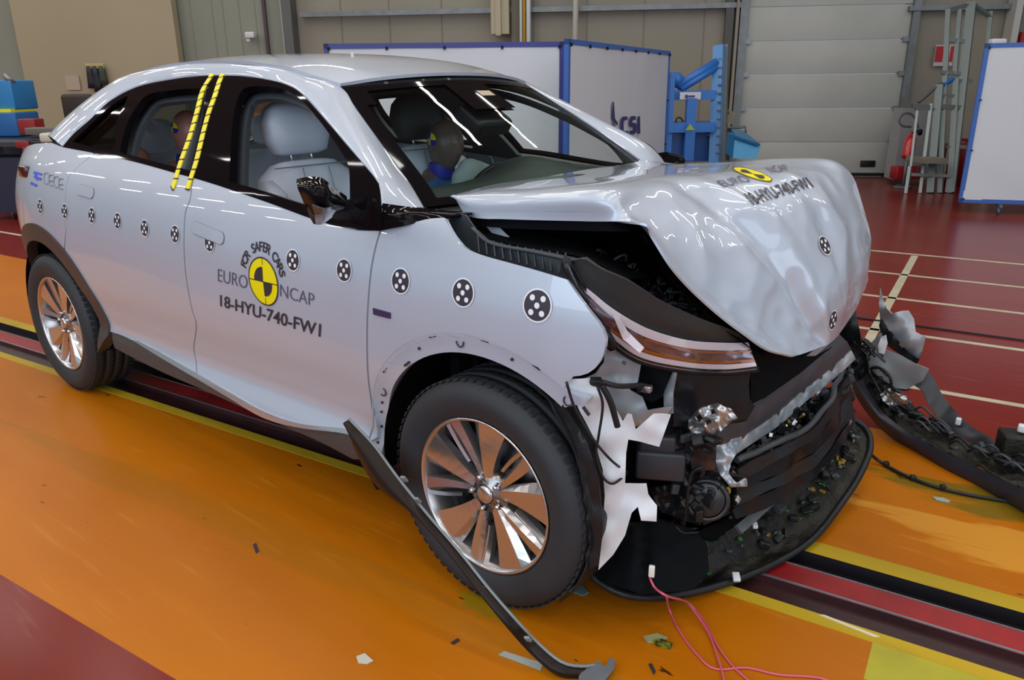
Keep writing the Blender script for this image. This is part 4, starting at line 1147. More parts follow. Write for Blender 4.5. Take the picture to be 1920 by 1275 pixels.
pixpanel('hinge_strut', [(898, 410), (922, 412), (945, 436), (962, 452), (940, 452), (925, 440), (912, 425)], -.66, WHITEP, step=7, rough_=.01, label='white bonnet hinge strut')
# wiring and shards in the bay
rnd = random.Random(3)
wm = MB()
for i in range(90):
    t = rnd.random()*.9; x = 1105+t*270; y = 478+t*135 + rnd.uniform(-10, 26); yy = -.50+.12*t+rnd.uniform(-.05, .05)
    a = P((x, y, yy)); b = a + V((rnd.uniform(-.05, .05), rnd.uniform(-.07, .07), rnd.uniform(-.02, .025)))
    c_ = (a+b)/2 + V((rnd.uniform(-.02, .02), rnd.uniform(-.02, .02), rnd.uniform(0, .03)))
    wm.tube(catmull([a, c_, b], 7), rnd.choice((.003, .004, .006)), 6, 0 if rnd.random() < .75 else 1)
for i in range(36):
    t = rnd.random()*.85; x = 1130+t*240; y = 500+t*120 + rnd.uniform(-8, 18)
    wm.box(P((x, y, -.48+.1*t)), (rnd.uniform(.01, .04), rnd.uniform(.01, .04), rnd.uniform(.006, .02)), _rot(rnd.random()*3, rnd.random(), rnd.random()), 0 if rnd.random() < .7 else 1, bev=.003)
tag(wm.build('wiring_loom', [BLACK, SLATE], car), kind='stuff')
om = MB()
for x, y, w in ((1112, 476, .03), (1176, 503, .025)):
    om.box(P((x, y, -.50)), (w, .02, .014), _rot(.4, .2, .3), bev=.004)
om.build('orange_connector', mat('orange_plastic', (.75, .10, .02), .4), car, label='orange high-voltage connectors')
# --- headlamp
AMB = mat('amber_reflector', (.42, .13, .02), .2, .3, coat=.5)
LENSI = mat('lamp_interior', (.30, .25, .29), .16, .75, var=.35, vscale=25)
DRL = mat('daytime_light_bar', (.80, .78, .84), .22)
HX = [-.845, -.83, -.79, -.72, -.62, -.50, -.43]
def hrow(pp): return [(x, y, Y) for (x, y), Y in zip(pp, HX)]
hA = [(1098, 486), (1128, 505), (1180, 528), (1240, 565), (1310, 596), (1370, 618), (1396, 632)]
hA2 = [(1085, 486), (1115, 525), (1165, 560), (1230, 596), (1305, 622), (1365, 634), (1400, 637)]
hB = [(1070, 490), (1100, 540), (1150, 580), (1215, 617), (1290, 638), (1360, 643), (1403, 642)]
hC = [(1060, 498), (1098, 562), (1145, 612), (1205, 648), (1290, 668), (1360, 672), (1412, 668)]
hD = [(1062, 510), (1102, 582), (1142, 636), (1200, 676), (1285, 694), (1360, 698), (1421, 692)]
lampshell = rails('headlamp_shroud', [hrow(hA), hrow(hA2), hrow(hB)], mat('matte_black_shroud', (.022, .023, .024), .6, bump=.1, bscale=90), nu=40, nv=12, th=.01)
hl = rails('headlamp', [hrow(hB), hrow(hC), hrow(hD)], LENSI, nu=60, nv=14, th=.02, dis=.006, seed=4, f=60, label='long slim headlamp with white light bars, pushed out of its seat')
def inter(A, B, t): return [((a[0]*(1-t)+b[0]*t), (a[1]*(1-t)+b[1]*t)) for a, b in zip(A, B)]
def hstripe(name, A, B, t0, t1, m, lift, i0=0, i1=7):
    toward = lambda a: P(a) + (CAM-P(a)).normalized()*lift
    return grid(name, [[toward(p) for p in hrow(inter(A, B, t0))[i0:i1]], [toward(p) for p in hrow(inter(A, B, (t0+t1)/2))[i0:i1]], [toward(p) for p in hrow(inter(A, B, t1))[i0:i1]]], m, hl, nu=50, nv=6, thick=.006)
hstripe('light_bar', hB, hD, .00, .26, DRL, .010, 1)
hstripe('light_bar', hB, hD, .74, .90, DRL, .010, 2)
hstripe('amber_strip', hB, hD, .30, .36, AMB, .008, 3)
hstripe('amber_strip', hB, hD, .62, .70, AMB, .008, 2)
hstripe('amber_strip', hB, hD, .91, 1.0, mat('brown_bezel', (.16, .06, .03), .25, coat=.6), .007, 1)
pixpanel('light_bar', [(1148, 588), (1160, 592), (1176, 620), (1208, 652), (1200, 662), (1168, 636)], lambda x, y: -.80+(x-1150)/55*.05-.006, DRL, hl, step=6, rough_=0)
toward = lambda a, l=.022: P(a) + (CAM-P(a)).normalized()*l
grid('lamp_lens', [[toward(p) for p in hrow(hB)], [toward(p, .034) for p in hrow(hC)], [toward(p) for p in hrow(hD)]], glass_mat('clear_lens', (.93, .90, .90)), hl, nu=50, nv=10, thick=.003)
mbx = MB(); mbx.tube([toward(p, .006) for p in catmull([P(q) for q in hrow(hD)], 40)], .010, 8)
mbx.tube(catmull([P(q) for q in ((1068, 486, -.85), (1062, 500, -.86), (1080, 545, -.85), (1105, 590, -.84), (1132, 622, -.83), (1150, 652, -.81))], 20), .014, 8)
mbx.tube(catmull([P(q) for q in hrow(hB)], 40), .004, 6)
mbx.build('lamp_rim', BGLOS, hl)
# --- pale sheet metal behind the lamp
pixpanel('wing_bracket', [(1136, 652), (1152, 640), (1178, 652), (1204, 672), (1196, 716), (1180, 730), (1205, 745), (1215, 770), (1262, 762), (1240, 792), (1190, 800), (1160, 780), (1135, 740), (1090, 712), (1118, 700), (1132, 680)], lerpY(1090, -.80, 1260, -.64), GREYM, rough_=.012, seed=2, step=8)
pixpanel('wing_bracket', [(1250, 690), (1270, 692), (1262, 735), (1262, 775), (1245, 780), (1244, 735)], -.64, GREYM, rough_=.01, seed=9, step=7)
mbx = MB(); mbx.cyl(P((1170, 680, -.79)), P((1171, 681, -.80)), .005, 10); mbx.build('bolt_hole', INK, car)
pixpanel('dark_bracket', [(1205, 668), (1262, 688), (1250, 720), (1240, 745), (1222, 755), (1205, 745), (1198, 715)], -.66, DARK, rough_=.02, seed=3)
mbx = MB(); mbx.box(P((1212, 728, -.70)), (.03, .02, .02), bev=.004); mbx.build('chrome_clip', RIMM, car)
# black bracket under the lamp
pixpanel('lamp_bracket', [(1264, 694), (1330, 702), (1408, 694), (1404, 722), (1406, 748), (1415, 762), (1400, 790), (1340, 800), (1262, 800)], lerpY(1262, -.62, 1410, -.42), BGLOS, rough_=.010, seed=5, freq=12)
pixpanel('lamp_bracket', [(1408, 640), (1470, 668), (1530, 668), (1560, 650), (1500, 700), (1440, 742), (1408, 760)], lerpY(1408, -.36, 1560, .1), DARK, rough_=.03, seed=6)
# --- torn white liner
whl = [(1060, 712), (1112, 708), (1140, 745), (1168, 790), (1176, 776), (1184, 778), (1192, 806), (1225, 776), (1258, 778), (1250, 800), (1236, 838), (1200, 828), (1178, 824), (1174, 850), (1172, 908), (1212, 908), (1216, 928), (1232, 948), (1231, 978), (1202, 976), (1196, 950), (1184, 962), (1172, 1004), (1150, 1040), (1122, 1069), (1130, 1000), (1134, 930), (1130, 880), (1112, 818), (1086, 768)]
pixpanel('torn_liner', whl, lambda x, y: -.89+(x-1060)/200*.17, WHITEP, rough_=.030, seed=11, step=8, freq=17, label='torn white plastic liner in front of the wheel')
# black wheel liner hugging the tyre
mbl = []
for t in lin(62, -42, 26):
    a = math.radians(t); r = .366+.06*max(0, (t-20)/42)
    mbl.append([V((r*math.cos(a), y, RWZ+r*math.sin(a))) for y in (-.90+.01*abs(math.sin(t*.4)), -.84, -.76)])
grid('wheel_liner', [[m_[k_] for m_ in mbl] for k_ in range(3)], BLACK, car, nu=50, nv=8, thick=.006, disp=lambda p, u, v: p + V((1, 0, .5))*.010*noise.noise(p*16))
pixpanel('wheel_liner', [(1044, 742), (1066, 775), (1100, 830), (1122, 900), (1130, 980), (1122, 1060), (1105, 1068), (1112, 960), (1098, 880), (1065, 810), (1036, 762)], lambda x, y: -.885, BLACK, rough_=.012, seed=8)
# --- crash beam
Yb = lerpY(1350, -.52, 1590, .42)
def br(pp, lift=0): return [toward((x, y, Yb(x, y)), lift) for x, y in pp]
bt1 = [(1345, 812), (1395, 772), (1440, 742), (1490, 700), (1535, 664), (1575, 628)]
bt2 = [(1348, 834), (1400, 796), (1450, 760), (1500, 718), (1545, 682), (1590, 644)]
bt3 = [(1352, 858), (1405, 822), (1460, 784), (1510, 740), (1560, 700), (1600, 664)]
rails('crash_beam', [br(bt1), br(bt2, .02), br(bt3)], mat('beam_coating', (.075, .072, .082), .4, .3), nu=60, nv=10, th=.012, dis=.010, seed=1, f=14, label='dark crash beam with a bright torn lower edge')
rails('beam_edge', [br(inter(bt1, bt2, -.55), .05), br(inter(bt1, bt2, -.05), .05)], GREYM, nu=60, nv=5, th=.004, dis=.012, seed=3)
rails('beam_edge', [br(inter(bt3, bt2, .35), .012), br(inter(bt3, bt2, -.05), .016), br(inter(bt3, bt2, -.45), .010)], mat('bright_torn_metal', (.55, .60, .66), .35, .35, var=.45, vscale=16), nu=70, nv=6, th=.004, dis=.016, seed=7, f=30)
# crumpled castings
pixpanel('cast_bracket', [(1292, 785), (1308, 768), (1330, 760), (1345, 755), (1372, 770), (1382, 782), (1360, 800), (1345, 815), (1322, 816), (1300, 812), (1290, 800)], lambda x, y: -.60, ALU, rough_=.05, seed=4, step=5, holes=[[(1302, 782), (1312, 776), (1318, 784), (1310, 792)], [(1330, 768), (1340, 766), (1342, 774), (1334, 778)], [(1322, 788), (1333, 784), (1334, 793), (1325, 797)]], freq=40, label='crumpled bare aluminium bracket')
pixpanel('torn_casting', [(1344, 838), (1368, 828), (1388, 820), (1380, 850), (1370, 870), (1366, 888), (1380, 905), (1400, 898), (1402, 912), (1370, 914), (1350, 890), (1342, 865)], lambda x, y: -.60, mat('bright_torn_metal', (.7, .7, .7), .3), rough_=.05, seed=14, step=4, freq=45, label='torn silver casting at the beam end')
for pl, sd in (([(1436, 850), (1450, 842), (1462, 820), (1462, 835), (1452, 852), (1440, 858)], 1), ([(1462, 805), (1478, 796), (1490, 780), (1492, 800), (1480, 812), (1470, 816)], 2), ([(1524, 725), (1545, 718), (1552, 735), (1545, 745), (1550, 760), (1540, 752), (1530, 740)], 3)):
    pixpanel('torn_foil', pl, Yb, ALU, rough_=.03, seed=sd, step=4, freq=50)
# --- black modules on the near corner
mb1 = MB(); q = P((1222, 874, -.64)); R_ = Matrix.Rotation(math.radians(28), 3, 'Z')
mb1.box(q+V((.0, .05, 0)), (.135, .10, .085), R_, bev=.008); mb1.box(q+V((-.012, .05, .062)), (.10, .09, .05), R_, bev=.008); mb1.build('control_box', mat('control_box_plastic', (.030, .032, .040), .45), car, label='rectangular black control box')
pixpanel('front_carrier', [(1250, 775), (1330, 800), (1350, 850), (1352, 910), (1310, 985), (1240, 960), (1215, 915), (1270, 905), (1272, 842), (1245, 835)], lambda x, y: -.57+(x-1215)/135*.06, BLACK, rough_=.035, seed=21, step=7, freq=30, smooth=False)
mb2 = MB()
for i in range(34):
    x = rnd.uniform(1255, 1350); y = rnd.uniform(800, 970); mb2.box(P((x, y, -.60+.1*rnd.random())), (rnd.uniform(.012, .05), rnd.uniform(.012, .04), rnd.uniform(.01, .04)), _rot(rnd.random()*3, rnd.random(), rnd.random()), 0 if rnd.random() < .8 else 1, bev=.004)
tag(mb2.build('bracket_debris', [BLACK, SLATE], car), kind='stuff')
pixpanel('rust_patch', [(1292, 835), (1330, 830), (1345, 850), (1340, 880), (1298, 885)], -.575, mat('rusty_cover', (.10, .03, .008), .6, color2=(.02, .012, .01), vscale=20), rough_=.02, seed=5)
hc = P((1326, 936, -.52)); dn = (CAM-hc); dn.z *= .25; dn.normalize(); ax_ = (dn*.6+V((.2, -.6, .2))).normalized()
mb3 = MB(); mb3.lathe(hc, ax_, [(.001, .012), (.045, .012), (.052, .008), (.056, -.01), (.056, -.05)], 36); mb3.lathe(hc, ax_, [(.052, .012), (.060, .016), (.064, .004), (.062, -.03)], 36); mb3.build('horn', mat('horn_black', (.016, .017, .019), .3), car, label='round black horn at the front corner')
mb4 = MB()
cable('loose_cable', [(1282, 985, -.56), (1288, 940, -.58), (1296, 890, -.58), (1318, 876, -.57), (1350, 885, -.52), (1400, 895, -.42)], .0055, BLACK, car)
cable('loose_cable', [(1260, 978, -.56), (1280, 998, -.56), (1310, 998, -.54)], .003, BLACK, car)
cable('loose_cable', [(1062, 716, -.925), (1078, 765, -.91), (1110, 820, -.885), (1145, 862, -.85), (1176, 886, -.76)], .0035, BLACK, car)
cable('loose_cable', [(1120, 724, -.88), (1130, 760, -.875), (1122, 820, -.875), (1118, 850, -.875), (1128, 890, -.865), (1148, 907, -.845), (1174, 890, -.78)], .0035, BLACK, car)
cable('loose_cable', [(1128, 722, -.88), (1145, 755, -.865), (1158, 800, -.85)], .008, BLACK, car)
cable('loose_cable', [(1128, 716, -.88), (1160, 724, -.84), (1205, 722, -.75)], .007, BLACK, car)
mb5 = MB()
for x, y in ((1117, 716), (1205, 727)): mb5.box(P((x, y, -.84 if x < 1150 else -.7)), (.03, .02, .02), _rot(.3, .4, .2), bev=.004)
mb5.build('cable_clip', BLACK, car)
# --- radiator pack and lower rails
mb6 = MB()
for i in range(4):
    t = .12+i*.25; a = P((1385-14*t, 868+100*t, -.44)); b = P((1590+12*t, 690+100*t, .40))
    lo = V((.01, 0, -.035)); c0 = catmull([a, (a+b)/2+V((.055, 0, -.01)), b], 12)
    grid('grille_slat', [[q_ + V((0, 0, .018*noise.noise(q_*7+V((i, 0, 0))))) for q_ in c0], [q_ + lo + V((.012*noise.noise(q_*9), 0, .02*noise.noise(q_*6+V((0, i, 0))))) for q_ in c0]], BGLOS if i % 2 else BLACK, car, nu=40, nv=4, thick=.012)
for i in range(4):
    t = i/3; a = P((1395-14*t, 868+100*t, -.42)); b = P((1590+12*t, 690+100*t, .42-.0*t))
    mid = (a+b)/2 + V((.05, 0, -.01))
    mb6.tube([q_+V((.012*noise.noise(q_*9+V((i*3, 0, 0))), 0, .022*noise.noise(q_*8+V((0, i*5, 0))))) for q_ in catmull([a-V((.02, 0, 0)), mid, b-V((.02, 0, 0))], 34)], .005 if i % 2 else .010, 6, 0 if i % 3 else 1)
mb6.build('radiator_rails', [BLACK, SLATE], car)
core = [[V((.44, -.5, .55)), V((.52, 0, .60)), V((.46, .5, .62))], [V((.44, -.5, .22)), V((.52, 0, .25)), V((.46, .5, .25))]]
grid('radiator_core', core, OLIVE, car, nu=30, nv=14, thick=.03, disp=lambda p, u, v: p+V((1, 0, 0))*.02*noise.noise(p*20))
mb7 = MB()
for i in range(230):
    t = rnd.random(); x = 1370+t*230; y = 880-t*190 + rnd.uniform(-10, 75)
    yy = Yb(x, y)+rnd.uniform(-.02, .06)
    mb7.box(P((x, y, yy)), (rnd.uniform(.008, .04), rnd.uniform(.008, .05), rnd.uniform(.006, .03)), _rot(rnd.random()*3, rnd.random()*2, rnd.random()*2), rnd.choice((0, 0, 0, 0, 0, 1, 1, 2)), bev=.003 if i % 2 else 0)
for i in range(46):
    t = rnd.random(); x = 1365+t*235; y = 885-t*190 + rnd.uniform(-6, 70)
    mb7.box(P((x, y, Yb(x, y)-.03)), (rnd.uniform(.004, .02), rnd.uniform(.004, .02), rnd.uniform(.004, .014)), _rot(rnd.random()*3, rnd.random()*2, rnd.random()*2), rnd.choice((3, 3, 4)))
tag(mb7.build('grille_debris', [BLACK, SLATE, OLIVE, ALU, mat('ochre_bits', (.30, .18, .02), .5)], car), kind='stuff')
rails('grille_bar', [[(1380, 985, -.33), (1440, 935, -.15), (1510, 868, .08), (1570, 800, .30), (1588, 778, .36)], [(1392, 1000, -.33), (1450, 948, -.15), (1522, 880, .08), (1582, 812, .30), (1598, 790, .36)]], mat('dull_bar', (.10, .115, .125), .35), nu=50, nv=5, th=.012, dis=.006, label='long dull grey bar across the lower front')
rails('air_duct', [[(1300, 930, -.50), (1380, 905, -.35), (1470, 850, -.1), (1545, 785, .15), (1590, 730, .32)], [(1320, 985, -.46), (1395, 950, -.32), (1485, 895, -.08), (1560, 820, .16), (1600, 760, .34)]], BLACK, nu=50, nv=8, th=.02, dis=.02, seed=5)
# --- torn lower bumper tray lying under the nose
o1 = [(1085, 1048, -.74), (1120, 1092, -.75), (1190, 1122, -.72), (1285, 1116, -.56), (1380, 1090, -.38), (1460, 1055, -.20), (1525, 1012, -.02), (1575, 950, .20), (1612, 893, .36), (1632, 840, .50), (1622, 805, .56), (1590, 782, .56)]
o2 = [(1110, 1030, -.66), (1160, 1060, -.64), (1230, 1085, -.58), (1300, 1080, -.45), (1380, 1050, -.30), (1450, 1012, -.12), (1510, 965, .05), (1555, 915, .22), (1588, 868, .36), (1604, 835, .46), (1600, 812, .52), (1580, 796, .52)]
o3 = [(1150, 985, -.60), (1190, 980, -.56), (1250, 985, -.48), (1310, 990, -.38), (1380, 985, -.25), (1440, 940, -.08), (1490, 895, .08), (1530, 855, .22), (1560, 825, .34), (1575, 810, .42), (1578, 802, .48), (1570, 800, .50)]
def tray(p, u, v):
    return p + V((0, 0, 1))*(.018*noise.noise(p*11)+.008*noise.noise(p*40))*min(1, v*5)
undertray = grid('bumper_tray', [o1, o2, o3], OLIVE, car, nu=80, nv=24, thick=.010, disp=tray, label='torn black lower bumper tray hanging under the nose')
mbt = MB()
mbt.tube(catmull([P(a)+V((0, 0, .006)) for a in o1], 70), .012, 8)
mbt.build('tray_lip', BLACK, undertray)
mb8 = MB()
for i in range(60):
    t = rnd.random(); k_ = int(t*10)+ (1 if t < .95 else 0); f_ = (t*11) % 1; k_ = min(10, int(t*11))
    a = P(o2[k_]).lerp(P(o2[k_+1]), f_); b = P(o3[k_]).lerp(P(o3[k_+1]), f_)
    if t < .42 and rnd.random() < .75: continue
    q = a.lerp(b, rnd.random()*.9-.3) + V((0, 0, .02))
    mb8.box(q, (rnd.uniform(.01, .04), rnd.uniform(.01, .05), rnd.uniform(.006, .025)), _rot(rnd.random()*3, rnd.random(), rnd.random()), rnd.choice((0, 0, 0, 1)), bev=.003)
for i in range(40):
    k_ = rnd.randint(3, 9); a = P(o2[k_]).lerp(P(o3[k_]), rnd.uniform(-.4, .8)); b = a.lerp(P(o2[k_+1]), rnd.random())+V((0, 0, .02))
    mb8.box(b, (rnd.uniform(.005, .016), rnd.uniform(.005, .02), .006), _rot(rnd.random()*3, rnd.random(), 0), rnd.choice((2, 3, 4)))
tag(mb8.build('clip_debris', [BLACK, SLATE, mat('ochre_bits', (0, 0, 0)), mat('green_bits', (.03, .16, .04), .5), STEELG], undertray), kind='stuff')
bd = MB()
for x, y, Y_, s_ in ((1380, 1087, -.40, .022), (1222, 1074, -.72, .0), (1415, 990, -.24, .016)):
    if s_: bd.box(P((x, y, Y_))+V((0, 0, .01)), (s_, s_*1.4, .012), _rot(.5, .3, .1), bev=.003)
bd.build('pale_clip', WHITEP, undertray)
under_n = [[V((.30, -.70, .20)), V((.42, -.45, .16)), V((.50, -.1, .15)), V((.50, .4, .18))], [V((.20, -.66, .10)), V((.38, -.42, .06)), V((.52, -.1, .05)), V((.56, .4, .10))], [V((-.2, -.6, .12)), V((-.1, -.4, .12)), V((0, 0, .12)), V((0, .5, .12))]]
grid('undershield', under_n, DARK, car, nu=24, nv=12, thick=.01)
pixpanel('undershield', [(1172, 1004), (1205, 976), (1240, 975), (1300, 992), (1326, 1020), (1330, 1070), (1300, 1106), (1200, 1114), (1130, 1090), (1100, 1060), (1130, 1050), (1152, 1036)], lambda x, y: -.61-.12*max(0, (y-990)/120)-(.06 if x < 1200 else 0)+max(0, (x-1230)/100)*.12, DARK, rough_=.012, seed=2, step=12)
# far front corner remnants
pixpanel('corner_post', [(1572, 600), (1590, 582), (1604, 580), (1610, 610), (1616, 650), (1602, 668), (1590, 640), (1560, 640)], .52, BLACK, rough_=.03, seed=2)
pixpanel('corner_post', [(1545, 648), (1600, 640), (1625, 665), (1630, 700), (1600, 720), (1560, 715), (1540, 690)], .50, BLACK, rough_=.05, seed=12, step=6, freq=35, smooth=False)
pixpanel('corner_post', [(1490, 780), (1550, 740), (1595, 720), (1590, 745), (1540, 790), (1500, 830)], .30, OLIVE, rough_=.04, seed=22, step=7)
mbx = MB(); mbx.box(P((1564, 622, .2)), (.012, .03, .03), bev=.004); mbx.box(P((1552, 636, .16)), (.008, .018, .018), bev=.003); mbx.build('label_tab', mat('cream_tab', (.7, .65, .5), .5), car)

# ------------------------------------------------------------------ torn-off bumper on the right
bump = empty('bumper_cover', U(1750, 870, z=0)); BB = bump.location.copy()
tag(bump, 'torn-off black front bumper lying on the track to the right of the car', 'bumper')
def rel(rows): return [[P(a)-BB for a in r] for r in rows]
Yk = lambda pts, Ys: [(x, y, Y) for (x, y), Y in zip(pts, Ys)]
ys0 = [.86, .95, 1.0, 1.01, .96, .87, .80, .66, .50]
s_bot = Yk([(1588, 700), (1606, 745), (1632, 783), (1660, 812), (1716, 853), (1774, 894), (1833, 926), (1920, 966), (2030, 1008)], ys0)
s_top = Yk([(1588, 655), (1606, 690), (1630, 736), (1658, 775), (1708, 814), (1774, 849), (1833, 877), (1920, 917), (2030, 960)], [y-.01 for y in ys0])
s_mid = [((a[0]+b[0])/2, (a[1]+b[1])/2, (a[2]+b[2])/2-.03) for a, b in zip(s_bot, s_top)]
grid('bumper_skin', rel([s_bot, s_mid, s_top]), mat('bumper_plastic', (.024, .023, .031), .38), bump, nu=70, nv=10, thick=.005)
s_in = Yk([(1610, 640), (1640, 675), (1672, 715), (1700, 750), (1750, 790), (1800, 820), (1850, 842), (1920, 870), (2020, 900)], [.98, 1.10, 1.18, 1.20, 1.15, 1.05, .98, .84, .70])
grid('bumper_inner', rel([s_top, [((a[0]*.5+b[0]*.5), (a[1]+b[1])/2+6, (a[2]+b[2])/2) for a, b in zip(s_top, s_in)], s_in]), OLIVE, bump, nu=70, nv=16, thick=.006, disp=lambda p, u, v: p+V((0, 0, 1))*(.03*noise.noise(p*14)+.015*noise.noise(p*35)))
mb9 = MB()
for i in range(90):
    t = rnd.random()*.95; k_ = min(7, int(t*8)); f_ = t*8-k_; a = P(s_top[k_]).lerp(P(s_top[k_+1]), f_); b = P(s_in[k_]).lerp(P(s_in[k_+1]), f_)
    q = a.lerp(b, rnd.uniform(.1, .9)) - BB + V((0, 0, .02))
    if i % 2: mb9.box(q, (rnd.uniform(.03, .11), rnd.uniform(.006, .022), rnd.uniform(.006, .022)), _rot(rnd.uniform(-1.4, -.6), rnd.random()*.6, rnd.random()*.6), rnd.choice((0, 0, 1)), bev=.004)
    else: mb9.tube(catmull([q, q+V((.03, -.02, .03)), q+V((.08, -.03, .0))], 8), .005, 6, rnd.choice((0, 1)))
tag(mb9.build('clip_clutter', [BLACK, SLATE], bump), kind='stuff')
arm_a = Yk([(1722, 690), (1745, 700), (1762, 735), (1790, 770), (1825, 800), (1870, 830), (1920, 852), (2000, 885)], [1.22, 1.2, 1.18, 1.15, 1.08, .98, .88, .74])
arm_b = Yk([(1700, 715), (1722, 725), (1745, 765), (1775, 800), (1812, 828), (1858, 850), (1912, 872), (1995, 905)], [1.18, 1.16, 1.14, 1.10, 1.04, .95, .86, .72])
grid('bumper_upper_edge', rel([arm_a, arm_b]), mat('bumper_plastic', (0, 0, 0)), bump, nu=50, nv=6, thick=.008, disp=lambda p, u, v: p+V((0, 0, 1))*.012*noise.noise(p*22))
def pixb(name, pl, Y, m, **k): 
    o = pixpanel(name, pl, Y, m, parent=None, **k)
    for v in o.data.vertices: v.co = v.co - BB
    o.parent = bump; return o
pixb('torn_panel', [(1651, 540), (1656, 560), (1662, 578), (1672, 588), (1690, 583), (1704, 582), (1714, 598), (1717, 622), (1736, 632), (1730, 655), (1722, 676), (1700, 662), (1680, 640), (1664, 615), (1650, 600), (1648, 570)], lambda x, y: 1.05, GREYM, rough_=.07, seed=3, step=7, freq=14, label='grey inner face of the torn bumper corner')
pixb('torn_edge', [(1652, 596), (1664, 612), (1684, 640), (1704, 662), (1724, 674), (1718, 684), (1692, 668), (1666, 650), (1654, 640), (1648, 610)], 1.03, BLACK, rough_=.03, seed=4, step=6)
pixb('torn_panel', [(1618, 655), (1636, 640), (1652, 622), (1660, 655), (1690, 666), (1716, 682), (1742, 692), (1730, 714), (1700, 730), (1680, 728), (1650, 708), (1630, 690)], lambda x, y: 1.04, mat('dull_grey_inner', (.26, .27, .28), .5), rough_=.04, seed=5, step=8, freq=10)
pixb('white_foam', [(1652, 632), (1660, 628), (1664, 645), (1658, 664), (1648, 662), (1646, 648)], .98, WHITEP, rough_=.02, seed=6, step=5)
pixb('torn_metal', [(1650, 738), (1668, 728), (1684, 740), (1700, 742), (1702, 758), (1672, 760), (1655, 752)], .99, ALU, rough_=.05, seed=7, step=5, freq=40)
mbx = MB(); mbx.tube(catmull([P(p)-BB for p in ((1628, 692, 1.0), (1650, 690, .98), (1668, 706, .98), (1672, 728, .99))], 16), .006, 8)
mbx.tube(catmull([P(p)-BB for p in ((1630, 700, 1.0), (1642, 720, .98), (1652, 738, .98))], 12), .006, 8); mbx.build('hose', BLACK, bump)
mbx = MB(); mbx.box(U(1912, 832, y=.95)-BB, (.14, .1, .09), _rot(.4, 0, 0), bev=.01); mbx.build('mounting_block', OLIVE, bump)
mbx = MB(); mbx.box(U(1917, 803, y=.95)-BB, (.03, .03, .03), bev=.006); mbx.box(U(1797, 790, y=1.1)-BB, (.02, .02, .03), bev=.004); mbx.build('pale_clip', WHITEP, bump)

# ------------------------------------------------------------------ loose trim strip, wires, debris
TS0 = U(655, 788, y=-.99); tsr = empty('wheel_arch_trim', U(1060, 1262, z=0)); TB = tsr.location.copy()
tag(tsr, 'torn-off dark wheel arch trim leaning across the front wheel down to the floor', 'car trim')
ctr = [U(655, 789, y=-.975), U(690, 850, y=-1.0), U(740, 915, y=-1.03), U(795, 975, y=-1.05), U(855, 1043, y=-1.06), U(908, 1110, y=-1.06), U(960, 1170, y=-1.05), U(1002, 1220, z=.035), U(1050, 1258, z=.012), U(1100, 1262, z=.012), U(1135, 1252, z=.014)]
wid = [(0, 8), (34, 34), (20, 14), (10, 7), (9, 7), (9, 7), (10, 9), (12, 12), (16, 14), (14, 16), (6, 10)]
def offs(i, k_):
    a = [(655, 789), (690, 850), (740, 915), (795, 975), (855, 1043), (908, 1110), (960, 1170), (1002, 1220), (1050, 1258), (1100, 1262), (1135, 1252)]
    return a[i]
brown = mat('trim_gloss_black', (.016, .009, .007), .30, 0, spec=.18)
up_ = [(655, 786), (700, 833), (746, 895), (800, 962), (860, 1032), (914, 1100), (966, 1160), (1010, 1206), (1052, 1240), (1090, 1248), (1120, 1244)]
dn_ = [(651, 800), (668, 850), (706, 912), (784, 974), (848, 1046), (901, 1114), (952, 1178), (998, 1230), (1046, 1274), (1095, 1286), (1140, 1276)]
zz_ = [c_.y for c_ in ctr]
ra_ = [U(a[0], a[1], y=y_)-TB for a, y_ in zip(up_, zz_)]; rb_ = [U(a[0], a[1], y=y_-.012)-TB for a, y_ in zip(dn_, zz_)]
for L_ in (ra_, rb_):
    for v_ in L_: v_.z = max(v_.z, .004)
rc_ = [(a+b)/2 + V((-.004, -.018, .004)) for a, b in zip(ra_, rb_)]
grid('trim_face', [rb_, rc_, ra_], brown, tsr, nu=80, nv=8, thick=.004)
mbx = MB(); mbx.tube(catmull([a+V((.004, -.004, .003)) for a in ra_], 60), .0045, 6); mbx.build('trim_lip', mat('trim_lip_grey', (.20, .23, .24), .3), tsr)
mbx = MB()
for x, y in ((783, 938), (860, 1044), (908, 1103), (990, 1198), (758, 898)):
    q = U(x, y, y=-1.06)-TB; mbx.box(q, (.016, .008, .026), _rot(0, .6, .3), bev=.003)
mbx.build('trim_clip', mat('trim_lip_grey', (0, 0, 0)), tsr)
o = pixpanel('trim_inner', [(672, 815), (690, 832), (712, 862), (740, 905), (735, 920), (705, 918), (685, 880), (672, 845)], -.965, DARK, parent=None, rough_=.004)
for v in o.data.vertices: v.co = v.co - TB
o.parent = tsr
o = pixpanel('torn_tab', [(1085, 1268), (1096, 1252), (1112, 1246), (1124, 1236), (1128, 1248), (1138, 1246), (1143, 1232), (1154, 1238), (1152, 1252), (1140, 1268), (1120, 1290), (1086, 1290)], lambda x, y: U(x, y, z=.02).y, mat('grey_torn_plastic', (.14, .15, .165), .4), parent=None, rough_=.006, step=7)
for v in o.data.vertices: v.co = v.co - TB
o.parent = tsr
